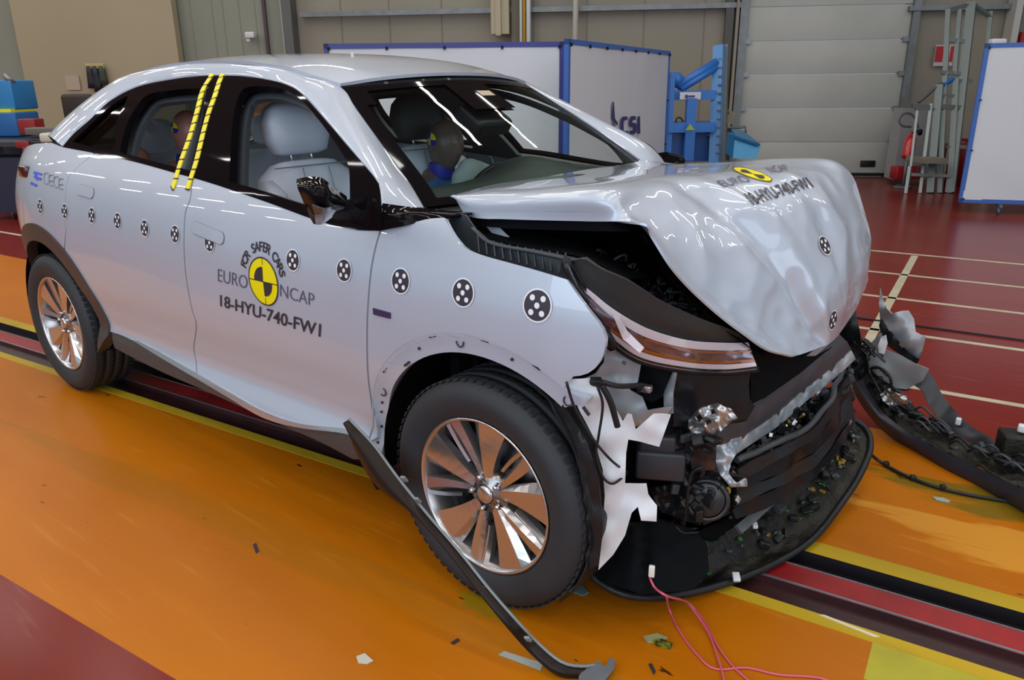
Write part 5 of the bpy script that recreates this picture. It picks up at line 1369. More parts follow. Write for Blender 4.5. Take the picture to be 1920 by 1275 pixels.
# pink wires with a white plug
PINK = mat('pink_wire', (.62, .10, .16), .4)
wr_ = empty('sensor_wire', U(1250, 1170, z=0)); WB = wr_.location.copy()
tag(wr_, 'pink twin wire with a white plug trailing from under the car nose', 'wire')
z0 = .004
l1 = [U(1218, 1082, y=-.78), U(1228, 1102, y=-.79), U(1252, 1118, y=-.80), U(1290, 1130, z=.03), U(1320, 1165, z=z0), U(1345, 1210, z=z0), U(1375, 1250, z=z0), U(1420, 1290, z=z0)]
l2 = [U(1250, 1118, y=-.79), U(1254, 1140, z=.02), U(1272, 1180, z=z0), U(1305, 1225, z=z0), U(1340, 1254, z=z0), U(1400, 1252, z=z0), U(1460, 1265, z=z0), U(1540, 1272, z=z0), U(1600, 1300, z=z0)]
l3 = [U(1290, 1130, z=.03), U(1325, 1180, z=z0*2), U(1345, 1230, z=z0*2), U(1362, 1290, z=z0*2)]
for l in (l1, l2, l3): MB().tube(catmull([p-WB for p in l], 60), .0032, 8).build('strand', PINK, wr_)
MB().box(U(1222, 1071, y=-.785)-WB, (.016, .012, .034), _rot(0, 0, .4), bev=.003).build('plug', mat('plug_white', (.7, .72, .68), .4), wr_)
# black cable from the tray to the loose bumper
cb_ = MB().tube(catmull([U(1620, 838, z=.10), U(1645, 862, z=.02), U(1690, 888, z=.008), U(1740, 908, z=.008), U(1800, 924, z=.008), U(1860, 935, z=.008), U(1960, 950, z=.008)], 60), .007, 8)
for x, y in ((1662, 870), (1712, 896), (1768, 914)): cb_.box(U(x, y, z=.012), (.02, .02, .02), _rot(.5, 0, 0), bev=.003)
tag(cb_.build('floor_cable', BLACK), 'black clipped cable snaking on the orange floor between the car nose and the torn bumper', 'cable')
# small debris on the floor
def shard(pxs, m, label, name='plastic_shard', th=.003, z=.0):
    b_ = MB(); b_.plate([U(x, y, z=z+.001) for x, y in pxs], th, nrm=(0, 0, 1)); tag(b_.build(name, m), label, name.replace('_', ' '))
shard([(934, 1228), (946, 1221), (1018, 1244), (1014, 1258)], mat('silver_tape', (.34, .36, .33), .4), 'short grey tape strip stuck on the orange floor left of the fallen trim end', 'tape_strip', .0008)
shard([(668, 1232), (684, 1226), (700, 1240), (688, 1246), (672, 1244)], mat('pale_paper', (.55, .52, .45), .6), 'small torn pale paper scrap on the orange floor at the bottom centre', 'paper_scrap')
shard([(1206, 1196), (1232, 1190), (1252, 1198), (1240, 1206), (1214, 1206)], mat('olive_plastic', (.30, .30, .14), .5), 'flat olive plastic fragment on the floor below the white plug', 'plastic_fragment', .006)
shard([(1224, 1206), (1240, 1204), (1262, 1212), (1256, 1218), (1232, 1212)], mat('lime_plastic', (.28, .30, .01), .4, color2=(.02, .02, .01), vscale=60), 'lime and black plastic fragment touching the flat olive one', 'plastic_fragment', .012)
shard([(1216, 1246), (1222, 1245), (1229, 1260), (1226, 1266)], INK, 'thin black sliver on the floor left of the pink wire', 'plastic_sliver')
shard([(1748, 932), (1768, 934), (1782, 940), (1778, 943), (1755, 938)], mat('glassy_shard', (.35, .42, .38), .15), 'glassy sliver on the orange floor below the torn bumper', 'glass_sliver')
shard([(845, 1206), (858, 1198), (862, 1201), (850, 1209)], INK, 'tiny dark sliver on the floor left of the grey tape strip', 'plastic_sliver')
shard([(474, 1022), (480, 1018), (486, 1034), (480, 1038)], INK, 'dark speck on the open orange floor left of the front wheel', 'dark_speck', .001)
shard([(1535, 1153), (1545, 1153), (1650, 1194), (1640, 1195)], mat('white_scratch', (.7, .66, .5), .5), 'long thin white sliver beside the red rail', 'plastic_sliver', .0015)
shard([(1066, 1098), (1092, 1100), (1104, 1112), (1092, 1118), (1068, 1108)], mat('teal_scrap', (.12, .25, .27), .4), 'blue-grey plastic scrap on the floor behind the front wheel', 'plastic_scrap', .004)

# ------------------------------------------------------------------ cabin
def loft(mb, secs, seg=20, mi=0, e=2.6):
    """secs: (centre, axis_a, axis_b, half_a, half_b)"""
    vs = []; n = len(secs)
    for c, a, b, ha, hb in secs:
        for k_ in range(seg):
            t = 2*PI*k_/seg; cs, sn = math.cos(t), math.sin(t)
            vs.append(V(c) + V(a)*ha*math.copysign(abs(cs)**(2/e), cs) + V(b)*hb*math.copysign(abs(sn)**(2/e), sn))
    fs = [(i*seg+k_, i*seg+(k_+1) % seg, (i+1)*seg+(k_+1) % seg, (i+1)*seg+k_) for i in range(n-1) for k_ in range(seg)]
    mb.add(vs, fs, mi, True)
    b0 = len(mb.v)-len(vs)
    mb.f.append([b0+k_ for k_ in range(seg)][::-1]); mb.m.append(mi); mb.sm.append(True)
    mb.f.append([b0+(n-1)*seg+k_ for k_ in range(seg)]); mb.m.append(mi); mb.sm.append(True)
    return mb
SEATD = mat('dark_seat_cloth', (.045, .055, .06), .6)
def seat(x, y, zt, hm, bm_, name='front_seat', w=.25):
    """x,zt = centre of the headrest"""
    r = empty(name, (x+.25, y, .35), parent=car); O = V((x+.25, y, .35))
    Y = V((0, 1, 0)); tl_ = V((-.22, 0, 1)).normalized(); fw_ = V((1, 0, .22)).normalized()
    m = MB(); hc_ = V((x, y, zt))-O
    loft(m, [(hc_+tl_*h_, Y, fw_, wa, da) for h_, wa, da in ((-.105, .09, .02), (-.095, .125, .045), (-.04, .148, .062), (.02, .145, .066), (.07, .125, .055), (.10, .09, .035), (.105, .03, .01))], 28, e=3.2)
    m.build('headrest', hm, r)
    m = MB(); b0 = hc_ - tl_*.14
    loft(m, [(b0-tl_*h_+fw_*f_, Y, fw_, wa, da) for h_, wa, da, f_ in ((-.01, .10, .02, 0), (.0, .15, .05, 0), (.05, w*.86, .065, 0), (.15, w*.98, .07, .0), (.28, w*1.02, .075, .0), (.42, w*.98, .08, .01), (.56, w*.96, .085, .02), (.66, w*.8, .05, .02))], 28, e=3)
    m.build('backrest', bm_, r)
    for sg in (-1, 1):
        m = MB(); loft(m, [(b0-tl_*h_+fw_*f_+Y*sg*w*.83, Y, fw_, wa, da) for h_, wa, da, f_ in ((.06, .02, .02, .03), (.12, .045, .05, .05), (.30, .058, .07, .06), (.48, .062, .075, .07), (.62, .04, .04, .07))], 16); m.build('bolster', bm_, r)
    m = MB(); loft(m, [(b0-tl_*.60+V((f_, 0, .03+u_)), Y, V((0, 0, 1)), wa, da) for f_, wa, da, u_ in ((0, .18, .05, 0), (.06, w*.95, .08, 0), (.25, w, .085, .01), (.42, w, .08, .03), (.50, w*.85, .05, .035))], 24, e=3); m.build('cushion', bm_, r)
    m = MB()
    for s_ in (-.05, .05): m.cyl(hc_-tl_*.16+Y*s_, hc_-tl_*.06+Y*s_, .006, 10)
    m.build('headrest_post', RIMM, r)
    m = MB(); m.tube(catmull([b0-tl_*.02+fw_*.068+Y*s_*w for s_ in lin(-.75, .75, 7)], 20), .0025, 6)
    for s_ in (-.25, .25): m.tube([b0-tl_*h_+fw_*.08+Y*s_*w*(1+h_*.6) for h_ in lin(.03, .5, 8)], .0022, 6)
    m.build('seat_seam', SEAM, r)
    return r
seat(-1.42, -.385, 1.315, LEATH, LEATH)
seat(-1.50, .385, 1.325, SEATD, LEATH)
rbk = MB()
loft(rbk, [(V((-2.36-.30*t, 0, .62+.50*t)), V((0, 1, 0)), V((1, 0, .5)).normalized(), .62-.04*t, hb) for t, hb in ((0, .05), (.1, .09), (.5, .09), (.9, .08), (1.0, .04))], 32, e=5)
loft(rbk, [(V((-2.36+.50*t, 0, .60+.03*t)), V((0, 1, 0)), V((0, 0, 1)), .62, hb) for t, hb in ((0, .05), (.1, .08), (.9, .08), (1.0, .04))], 32, e=5)
rbk.build('rear_bench', LEATH, car)
for y in (-.36, .36):
    m = MB(); loft(m, [(V((-2.66-.03*h_, y, 1.16+h_)), V((0, 1, 0)), V((1, 0, .15)), wa, da) for h_, wa, da in ((0, .08, .02), (.02, .12, .04), (.08, .13, .05), (.15, .11, .04), (.17, .05, .015))], 20); m.build('rear_headrest', LEATH, car)
# dashboard
DASH = mat('dark_green_dash', (.035, .048, .045), .55)
db = [[V((-.98, y, .82)) for y in lin(-.74, .74, 9)], [V((-.96, y, 1.02+(.04*math.exp(-((y-.37)/.16)**2)))) for y in lin(-.74, .74, 9)],
      [V((-.86, y, 1.075+(.075*math.exp(-((y-.37)/.17)**2)))) for y in lin(-.74, .74, 9)], [V((-.70, y, 1.09+(.05*math.exp(-((y-.37)/.2)**2)))) for y in lin(-.74, .74, 9)], [V((-.50, y, 1.075)) for y in lin(-.70, .70, 9)], [V((-.30, y, 1.03)) for y in lin(-.68, .68, 9)]]
grid('dashboard', db, DASH, car, nu=30, nv=30, thick=.02)
sw = MB(); swc = V((-1.04, .37, .96)); swa = V((-.9, 0, .42)).normalized(); e1 = V((0, 1, 0)); e2 = swa.cross(e1)
sw.tube([swc+e1*math.cos(t)*.185+e2*math.sin(t)*.185 for t in [2*PI*k_/40 for k_ in range(40)]], .014, 10, closed=True)
sw.lathe(swc, swa, [(.001, .02), (.05, .015), (.06, -.02), (.04, -.08), (.03, -.2)], 24)
for a in (0, PI, -PI/2): sw.beam(swc, swc+(e1*math.cos(a)+e2*math.sin(a))*.18, .04, .015, up=swa)
sw.build('steering_wheel', BLACK, car)
ab = MB(); ab.sphere(swc+swa*.09+V((0, 0, .04)), (.07, .13, .11), 24, 16)
for i, v in enumerate(ab.v): ab.v[i] = v + (v-swc).normalized()*.018*noise.noise(v*14)
ab.build('airbag', mat('airbag_cloth', (.34, .40, .39), .7), car, label='limp pale airbag on the steering wheel')
# far door cards, grab handle
dc = MB()
for sg in (-1, 1): dc.box((-1.4, sg*.845, .78), (2.0, .03, .56), bev=.01)
dc.build('door_card', SLATE, car)
hlnr = [[V((x, ye(x)*.93*s_, ze(x)-.035+.03*(1-s_*s_))) for s_ in lin(-1, 1, 7)] for x in (-1.0, -1.3, -1.7, -2.1, -2.5)]
grid('headliner', hlnr, mat('pale_headlining', (.35, .36, .36), .8), car, nu=14, nv=14)
for sg in (1, -1):
    mb_b = MB(); mb_b.tube(catmull([V((-1.60, sg*.80, .85)), V((-1.60, sg*.79, 1.1)), V((-1.62, sg*.70, 1.30)), V((-1.63, sg*.60, 1.46))], 16), .03, 10)
    mb_b.build('belt_pillar', SLATE, car)
mb_b = MB(); mb_b.tube(catmull([V((-1.48, -.78, .95)), V((-1.48, -.77, 1.12)), V((-1.47, -.71, 1.30)), V((-1.40, -.64, 1.42))], 20), [.020]*20, 8); mb_b.build('curtain_trim', mat('pale_pillar_trim', (.30, .36, .38), .5), car)

# ------------------------------------------------------------------ dummies
def skin_mesh(joints, edges, radii, extra=None, sub=2):
    me = bpy.data.meshes.new('sk'); me.from_pydata([tuple(j) for j in joints], edges, [])
    o = bpy.data.objects.new('sk', me); col.objects.link(o)
    mod = o.modifiers.new('s', 'SKIN'); s2 = o.modifiers.new('b', 'SUBSURF'); s2.levels = sub; s2.render_levels = sub
    lay = me.skin_vertices[0] if me.skin_vertices else None
    if lay is None:
        bm = bmesh.new(); bm.from_mesh(me); bm.verts.layers.skin.verify(); bm.to_mesh(me); bm.free(); lay = me.skin_vertices[0]
    for i, r in enumerate(radii): lay.data[i].radius = (r, r) if not isinstance(r, tuple) else r; lay.data[i].use_root = (i == 0)
    bpy.context.view_layer.update()
    m2 = bpy.data.meshes.new_from_object(o.evaluated_get(bpy.context.evaluated_depsgraph_get()))
    vs = [V(v.co) for v in m2.vertices]; fs = [list(p.vertices) for p in m2.polygons]
    bpy.data.objects.remove(o); bpy.data.meshes.remove(me); bpy.data.meshes.remove(m2)
    return vs, fs
def head_mesh(c, h, yaw, pitch=0):
    """a head with brow, nose, mouth, chin and ears; +x is forward"""
    R = Matrix.Rotation(yaw, 3, 'Z') @ Matrix.Rotation(pitch, 3, 'Y'); vs, fs = [], []; su, sv_ = 32, 24
    for i in range(sv_+1):
        th = PI*i/sv_; z = math.cos(th)
        for j in range(su):
            ph = 2*PI*j/su; x = math.sin(th)*math.cos(ph); y = math.sin(th)*math.sin(ph)
            sx = 1.0 if x < 0 else (1.0 if z > 0 else 1.0-.12*(-z)); w = .80 - (.22*max(0, -z-.2))
            p = V((x*sx*.98, y*w, z*1.18 - (.08 if z < -.5 else 0)))
            if x > .3:
                g = lambda yy, zz, sy, sz: math.exp(-((y-yy)/sy)**2-((z-zz)/sz)**2)
                p.x += .22*g(0, -.18, .13, .16) - .10*g(.3, .02, .14, .1) - .10*g(-.3, .02, .14, .1) + .05*g(0, .16, .5, .08) + .07*g(0, -.52, .22, .06) - .05*g(0, -.60, .2, .03) + .10*g(0, -.82, .25, .12)
            vs.append(c + R @ (p*(h/2.36)))
    for i in range(sv_):
        for j in range(su): fs.append([i*su+j, (i+1)*su+j, (i+1)*su+(j+1) % su, i*su+(j+1) % su])
    for sg in (-1, 1):
        b_ = len(vs); t = MB(); t.sphere(V((-.05, sg*.80, -.08)), (.12, .05, .22), 10, 8)
        vs += [c + R @ (v*(h/2.36)) for v in t.v]; fs += [[q+b_ for q in f] for f in t.f]
    return vs, fs, R
DSK = mat('brown_vinyl_skin', (.17, .115, .095), .35); DSK2 = mat('pinkish_vinyl_skin', (.48, .21, .17), .4)
SHB = mat('blue_cotton_shirt', (.03, .16, .42), .7); SHG = mat('grey_shirt', (.30, .31, .34), .8)
CBL = mat('target_blue', (.02, .03, .42), .5)
def dummy(name, joints, edges, radii, hc_, hh, yaw, pitch, mats, fn, label, base, fingers=None, mark=1):
    vs, fs = skin_mesh(joints, edges, radii); hv_, hf, R = head_mesh(hc_, hh, yaw, pitch)
    if fingers:
        for pts, rs in fingers:
            b_ = len(vs); t = MB(); t.tube(catmull(pts, 10), [rs*(1-.3*i/9) for i in range(10)], 8); vs += t.v; fs += [[q+b_ for q in f] for f in t.f]
    nb = len(fs); b_ = len(vs); vs += hv_; fs += [[q+b_ for q in f] for f in hf]
    mi = []
    for i, f in enumerate(fs):
        c = sum((vs[q] for q in f), V((0, 0, 0)))/len(f); mi.append(0 if i >= nb else fn(c))
    root = empty(name, base); tag(root, label, 'crash test dummy')
    mesh('body', [v-base for v in vs], fs, mats, root, smooth=True, mi=mi)
    m = MB(); s_ = hh/2.36
    for sg in (-1, 1):
        for k_ in range(4):
            a0_, a1_ = PI/2*k_, PI/2*(k_+1); pl = [V((-.05, sg*1.0, .28))] + [V((-.05+.30*math.cos(a), sg*(.95-.06*abs(math.cos(a))), .28+.30*math.sin(a))) for a in lin(a0_, a1_, 7)]
            m.plate([hc_ - base + R @ (V((p.x, p.y*.88, p.z))*s_) for p in pl], .002, k_ % 2, nrm=R @ V((0, sg, 0)))
    m.build('target_marker', [YEL, CBL], root)
    return root, R
base = V((-1.25, .37, .35))
J = [V((-1.28, .37, .58)), V((-1.33, .37, .72)), V((-1.37, .37, .88)), V((-1.36, .37, 1.00)), V((-1.33, .37, 1.10)),
     V((-1.36, .54, .98)), V((-1.22, .58, .80)), V((-1.06, .50, .92)), V((-1.36, .20, .98)), V((-1.22, .16, .80)), V((-1.06, .24, .92)),
     V((-1.10, .46, .60)), V((-.84, .48, .64)), V((-.72, .47, .32)), V((-1.10, .28, .60)), V((-.84, .26, .64)), V((-.72, .27, .32))]
Ed = [(0, 1), (1, 2), (2, 3), (3, 4), (3, 5), (5, 6), (6, 7), (3, 8), (8, 9), (9, 10), (0, 11), (11, 12), (12, 13), (0, 14), (14, 15), (15, 16)]
Ra = [.13, .13, .14, .10, .055, .065, .05, .032, .065, .05, .032, .09, .065, .045, .09, .065, .045]
fing = [([J[7], J[7]+V((.04, -.01+k_*.012, .03)), J[7]+V((.07, -.015+k_*.014, .01+.004*k_))], .009) for k_ in range(4)] + [([J[10], J[10]+V((.04, .02-k_*.012, .03)), J[10]+V((.07, .015-k_*.014, .01+.004*k_))], .009) for k_ in range(4)]
dd_, R_ = dummy('crash_test_dummy', J, Ed, Ra, V((-1.295, .37, 1.205)), .235, math.radians(-8), .12, [DSK, SHB], lambda c: 1 if c.z < 1.045 and not (c.x > -1.12 and c.z > .7) else 0,
      'brown-faced crash test dummy in a blue shirt at the steering wheel', base, fing)
nk = MB(); nk.lathe(V((-1.325, .37, 1.09))-base, (0, 0, 1), [(.058, -.04), (.064, 0), (.060, .03)], 24); nk.build('neck_shield', CBL, dd_)
base = V((-2.30, -.42, .5))
J = [V((-2.30, -.38, .74)), V((-2.33, -.38, .86)), V((-2.35, -.38, .98)), V((-2.33, -.38, 1.07)), V((-2.30, -.39, 1.14)),
     V((-2.34, -.25, 1.04)), V((-2.20, -.22, .88)), V((-2.05, -.26, .80)), V((-2.36, -.48, 1.07)), V((-2.34, -.575, 1.11)), V((-2.375, -.57, 1.205)),
     V((-2.1, -.30, .74)), V((-1.9, -.29, .72)), V((-2.1, -.46, .74)), V((-1.9, -.47, .72))]
Ed = [(0, 1), (1, 2), (2, 3), (3, 4), (3, 5), (5, 6), (6, 7), (3, 8), (8, 9), (9, 10), (0, 11), (11, 12), (0, 13), (13, 14)]
Ra = [.10, .10, .10, .075, .045, .05, .035, .025, .05, .045, .036, .06, .045, .06, .045]
hp_ = V((-2.375, -.57, 1.205)); fing = [([hp_, hp_+V((.03-.02*k_, -.015, .035)), hp_+V((.045-.018*k_, -.03, .055-.006*k_)), hp_+V((.05-.016*k_, -.012, .045-.004*k_))], .010) for k_ in range(4)] + [([hp_, hp_+V((-.04, .0, .02)), hp_+V((-.045, -.02, .045))], .010)]
rd_, R_ = dummy('crash_test_dummy', J, Ed, Ra, V((-2.215, -.405, 1.275)), .20, math.radians(6), .15, [DSK2, SHG], lambda c: 1 if c.z < 1.04 and c.y > -.56 else 0,
      'pinkish child crash test dummy with a raised hand in the back seat', base, fing)
nk = MB(); nk.lathe(V((-2.28, -.39, 1.14))-base, (0, 0, 1), [(.048, -.05), (.052, 0), (.048, .03)], 24); nk.build('neck_shield', CBL, rd_)

# ------------------------------------------------------------------ things at the back of the hall
RIGB = mat('rig_blue_paint', (.030, .16, .52), .4); RIGD = mat('rig_steel', (.16, .17, .17), .45, .4)
def fp(px, py, dep): return D(px, py, dep)
def floored(name, px0, dep):
    b_ = D(px0, 200, dep); b_.z = 0; r = empty(name, b_); return r, b_
def pixbox(mb, x0, y0, x1, y1, dep, th, B, mi=0, bev=0.0):
    """upright box covering pixel rect at depth, facing the hall's open side"""
    a = D((x0+x1)/2, (y0+y1)/2, dep); w = abs(x1-x0)/FPX*dep; h = abs(y1-y0)/FPX*dep
    return mb.box(a + V((-.62, .78, 0))*th/2 - B, (w, th, h), Matrix.Rotation(math.radians(38.7), 3, 'Z'), mi, bev)
# blue test rig
rg, B = floored('test_rig', 1305, 10.3)
m = MB(); d_ = 10.3
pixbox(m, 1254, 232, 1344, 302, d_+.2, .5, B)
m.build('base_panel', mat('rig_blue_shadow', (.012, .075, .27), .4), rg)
m = MB(); pixbox(m, 1254, 170, 1342, 187, d_, .14, B); pixbox(m, 1254, 230, 1340, 248, d_, .14, B); pixbox(m, 1286, 187, 1304, 300, d_, .12, B); pixbox(m, 1254, 140, 1262, 300, d_, .14, B); m.build('rig_beam', RIGB, rg)
m = MB(); m.beam(D(1349, 86, d_)-B, V((D(1343, 300, d_).x, D(1343, 300, d_).y, 0))-B, .10, .14, up=V((1, 0, 0))); m.build('rig_post', mat('rig_blue_light', (.09, .26, .55), .35), rg)
m = MB(); m.beam(D(1353, 86, d_+.05)-B, V((D(1350, 300, d_).x, D(1350, 300, d_).y, 0))-B, .06, .2, up=V((1, 0, 0))); 
for y in range(95, 300, 16): m.box(D(1352+(86-y)*.03, y, d_-.04)-B, (.05, .03, .03), bev=.006)
m.build('rack_rail', RIGD, rg)
m = MB(); m.cyl(D(1270, 162, d_)-B, D(1344, 116, d_)-B, .055, 12); m.cyl(D(1276, 168, d_)-B, D(1344, 126, d_)-B, .045, 12); m.sphere(D(1268, 150, d_)-B, .10, 12, 8); m.build('ram', RIGB, rg)
m = MB(); pixbox(m, 1275, 173, 1314, 186, d_-.12, .01, B); m.build('plate', mat('white_plate', (.6, .6, .65), .5), rg)
m = MB(); pixbox(m, 1285, 178, 1290, 184, d_-.14, .01, B); pixbox(m, 1291, 179, 1303, 182, d_-.14, .01, B); m.build('plate_marks', NAVY, rg)
m = MB(); m.plate([D(x, y, d_-.1)-B for x, y in ((1294, 232), (1303, 244), (1285, 244))], .01); m.build('warning_triangle', mat('warning_green', (.25, .32, .02), .5), rg)
m = MB(); m.tube(catmull([D(x, y, d_)-B for x, y in ((1267, 230), (1269, 222), (1276, 221), (1281, 228))], 12), .012, 6); m.cyl(D(1328, 252, d_-.1)-B, D(1328, 258, d_-.1)-B, .02, 8); m.build('hydraulic_hose', BLACK, rg)
tag(rg, 'tall blue steel test rig with slanting rams right of the logo screen', 'test rig')
# blue wrapped box on a dark trolley
rg, B = floored('wrapped_crate', 1398, 9.6)
WRAP = mat('light_blue_wrap', (.03, .27, .52), .25, 0, bump=.6, bscale=14, coat=.4)
m = MB(); c8 = [(1378, 256, 9.5), (1426, 272, 9.5), (1419, 297, 9.5), (1374, 297, 9.5)]
front = [D(*q)-B for q in c8]; back_ = [p + V((-.25, .35, .03)) for p in front]
m.add(front+back_, [(0, 3, 2, 1), (4, 5, 6, 7), (0, 1, 5, 4), (1, 2, 6, 5), (2, 3, 7, 6), (3, 0, 4, 7)]); m.build('crate', WRAP, rg)
m = MB(); m.plate([p + V((.0, 0, .012)) for p in (D(1372, 243, 9.7)-B, D(1392, 246, 9.7)-B, D(1426, 272, 9.45)-B, D(1378, 256, 9.45)-B)], .03); m.build('folded_flap', mat('deep_blue_wrap', (.02, .15, .3), .3), rg)
m = MB(); q0 = D(1400, 300, 9.6); m.box(V((q0.x, q0.y, (q0.z)/2))-B+V((-.1, .15, -.02)), (.45, .45, q0.z-.06), Matrix.Rotation(.67, 3, 'Z')); m.build('stand', RIGD, rg)
tag(rg, 'light-blue wrapped crate tilted on a stand beside the rig', 'crate')
# dark cabinet stack between rig and gate
rg, B = floored('equipment_rack', 1366, 11.2)
m = MB(); pixbox(m, 1359, 243, 1370, 300, 11.1, .2, B); pixbox(m, 1346, 243, 1353, 300, 11.1, .2, B); m.build('rack_box', BLACK, rg)
m = MB(); pixbox(m, 1354, 240, 1359, 300, 11.0, .05, B); m.build('rack_strip', WHITEP, rg)
m = MB(); pixbox(m, 1358, 210, 1378, 232, 11.2, .2, B); m.build('rack_top', WALL, rg)
m = MB(); m.tube([D(x, y, 11.0)-B for x, y in ((1362, 240), (1398, 238), (1398, 250))], .018, 8); m.cyl(D(1362, 205, 11.1)-B, D(1362, 214, 11.1)-B, .04, 10); m.build('rack_handle', RIGD, rg)
tag(rg, 'narrow black equipment rack standing left of the white gate', 'rack')
# steel steps / platform frame on the right
rg, B = floored('access_platform', 1765, 10.4); d_ = 10.4
stl = mat('platform_green_grey', (.17, .20, .195), .45, .4)
def pole(mb, x0, y0, x1, y1, w, dep=d_, mi=0, ground=False):
    a, b = D(x0, y0, dep), D(x1, y1, dep)
    if ground: b = V((b.x, b.y, 0))
    return mb.beam(a-B, b-B, w, w, mi, up=V((1, 0, 0)))
m = MB()
for q in ((1822, 6, 1785, 340, .11, 1), (1778, 18, 1765, 345, .06, 1), (1800, 18, 1790, 140, .05, 0), (1858, 22, 1852, 85, .05, 0), (1793, 148, 1783, 350, .07, 1), (1762, 160, 1748, 340, .09, 1)): pole(m, *q[:5], ground=bool(q[5]))
m.build('platform_post', stl, rg)
m = MB()
for q in ((1778, 20, 1822, 8, .05), (1822, 8, 1858, 32, .05), (1775, 75, 1815, 78, .05), (1765, 136, 1798, 138, .05), (1790, 152, 1822, 152, .05), (1762, 180, 1795, 180, .04), (1715, 205, 1752, 205, .03)): pole(m, *q)
m.build('platform_rail', stl, rg)
m = MB(); pixbox(m, 1733, 298, 1778, 307, d_-.3, .5, B); pixbox(m, 1778, 273, 1812, 279, d_, .5, B); m.build('tread', mat('tread_grating', (.22, .20, .16), .6), rg)
m = MB(); pole(m, 1746, 195, 1728, 345, .04, ground=True); pole(m, 1706, 312, 1700, 352, .04, ground=True); pole(m, 1708, 327, 1782, 330, .04); pole(m, 1720, 208, 1708, 312, .03); m.build('stair_stringer', mat('pale_stair_steel', (.32, .35, .34), .45, .3), rg)
m = MB(); pole(m, 1722, 192, 1765, 155, .035); pole(m, 1710, 199, 1742, 200, .05); pixbox(m, 1694, 184, 1706, 202, d_, .08, B); pole(m, 1762, 200, 1800, 202, .06); m.build('winch_arm', RIGD, rg)
m = MB(); pixbox(m, 1762, 270, 1776, 300, d_+.1, .12, B, bev=.02); m.build('wooden_box', mat('brown_wood', (.16, .08, .03), .6), rg)
m = MB(); pole(m, 1768, 160, 1788, 148, .05); m.build('blue_strap', RIGB, rg)
tag(rg, 'grey-green steel access platform with posts and treads left of the castor screen', 'platform')
# signs, extinguisher, hose
c = onwall(1770, 104, .05); m = MB()
rg = empty('fire_sign', c)
MB().box(V((0, 0, 0)), (.27, .02, .30), WR).build('board', mat('sign_white', (.55, .5, .48), .5), rg)
m = MB(); m.box(-WD*.075+V((0, 0, .02))+WN*.015, (.11, .01, .22), WR); m.box(WD*.10+V((0, 0, .02))+WN*.015, (.045, .01, .22), WR); m.build('red_print', mat('sign_red', (.45, .01, .02), .5), rg)
tag(rg, 'red and white fire sign on the back wall right of the white gate', 'sign')
rg, B = floored('fire_extinguisher', 1703, 10.8); m = MB()
top, bot = D(1710, 250, 10.8), D(1701, 296, 10.8); ax_ = (top-bot).normalized(); m.lathe(bot-B, ax_, [(.001, 0), (.07, .0), (.078, .02), (.078, .26), (.05, .32), (.02, .34), (.02, .37)], 20)
m.build('cylinder', mat('extinguisher_red', (.55, .012, .02), .3, coat=.5), rg)
m = MB(); m.beam(top-B+V((0, 0, .0)), top-B+V((.10, -.05, .05)), .03, .03); m.box(D(1725, 248, 10.7)-B, (.06, .05, .09), _rot(.4, .4, 0), bev=.02); m.build('nozzle', BLACK, rg)
m = MB(); m.tube(catmull([D(x, y, 10.75)-B for x, y in ((1708, 238), (1692, 236), (1686, 226), (1694, 214), (1706, 213), (1716, 222), (1722, 240))], 30), .014, 8); m.build('hose', mat('purple_grey_hose', (.10, .09, .11), .5), rg)
m = MB(); m.cyl(bot-B, V((bot.x, bot.y, .0))-B, .02, 8); m.box(V((bot.x, bot.y, .02))-B, (.2, .2, .03)); m.build('stand', RIGD, rg)
tag(rg, 'red fire extinguisher on a stand with a looped hose beside the gate edge', 'fire extinguisher')
rg, B = floored('red_crate', 1712, 11.3); m = MB(); pixbox(m, 1680, 313, 1735, 336, 11.0, .2, B, bev=.02); m.build('crate_body', mat('crate_red', (.35, .008, .012), .4), rg)
m = MB(); pixbox(m, 1706, 316, 1709, 336, 10.72, .02, B); pixbox(m, 1722, 313, 1726, 326, 10.72, .02, B); m.build('crate_strap', STEELG, rg)
for o_ in rg.children:
    pass
q_ = D(1707, 336, 10.9).z; rg.location.z = -max(0, q_)*.0
tag(rg, 'low red crate on the floor below the extinguisher', 'crate')
rg, B = floored('grey_cabinet', 1722, 11.3); m = MB(); pixbox(m, 1684, 206, 1752, 335, 11.3, .3, B); m.build('cabinet_body', mat('cabinet_pale', (.30, .30, .31), .5), rg)
tag(rg, 'pale grey cabinet against the wall behind the red extinguisher', 'cabinet')
rg, B = floored('red_barrel', 1803, 10.9); m = MB(); b0 = D(1803, 260, 10.9); m.lathe(V((b0.x, b0.y, 0))-B, (0, 0, 1), [(.001, 0), (.13, 0), (.13, b0.z*.9), (.11, b0.z), (.001, b0.z)], 20); m.build('barrel_body', mat('barrel_red', (.16, .006, .012), .4), rg)
tag(rg, 'dark red barrel half hidden behind the castor screen edge', 'barrel')
c = onwall(1760, 234, .15); m = MB(); rg = empty('red_tool', c); m.beam(D(1752, 226, 10.9)-c, D(1762, 240, 10.9)-c, .05, .05); m.build('handle_body', mat('extinguisher_red', (.5, .01, .02), .3), rg)
tag(rg, 'small red slanting tool hanging behind the platform treads', 'tool')
m = MB(); q_ = D(1870, 80, 8.4); m.box(q_, (.16, .10, .08), Matrix.Rotation(.67, 3, 'Z'), bev=.02)
o = m.build('paper_roll', mat('roll_white', (.62, .58, .60), .6)); tag(o, 'white paper roll resting on top of the castor screen frame', 'paper roll')
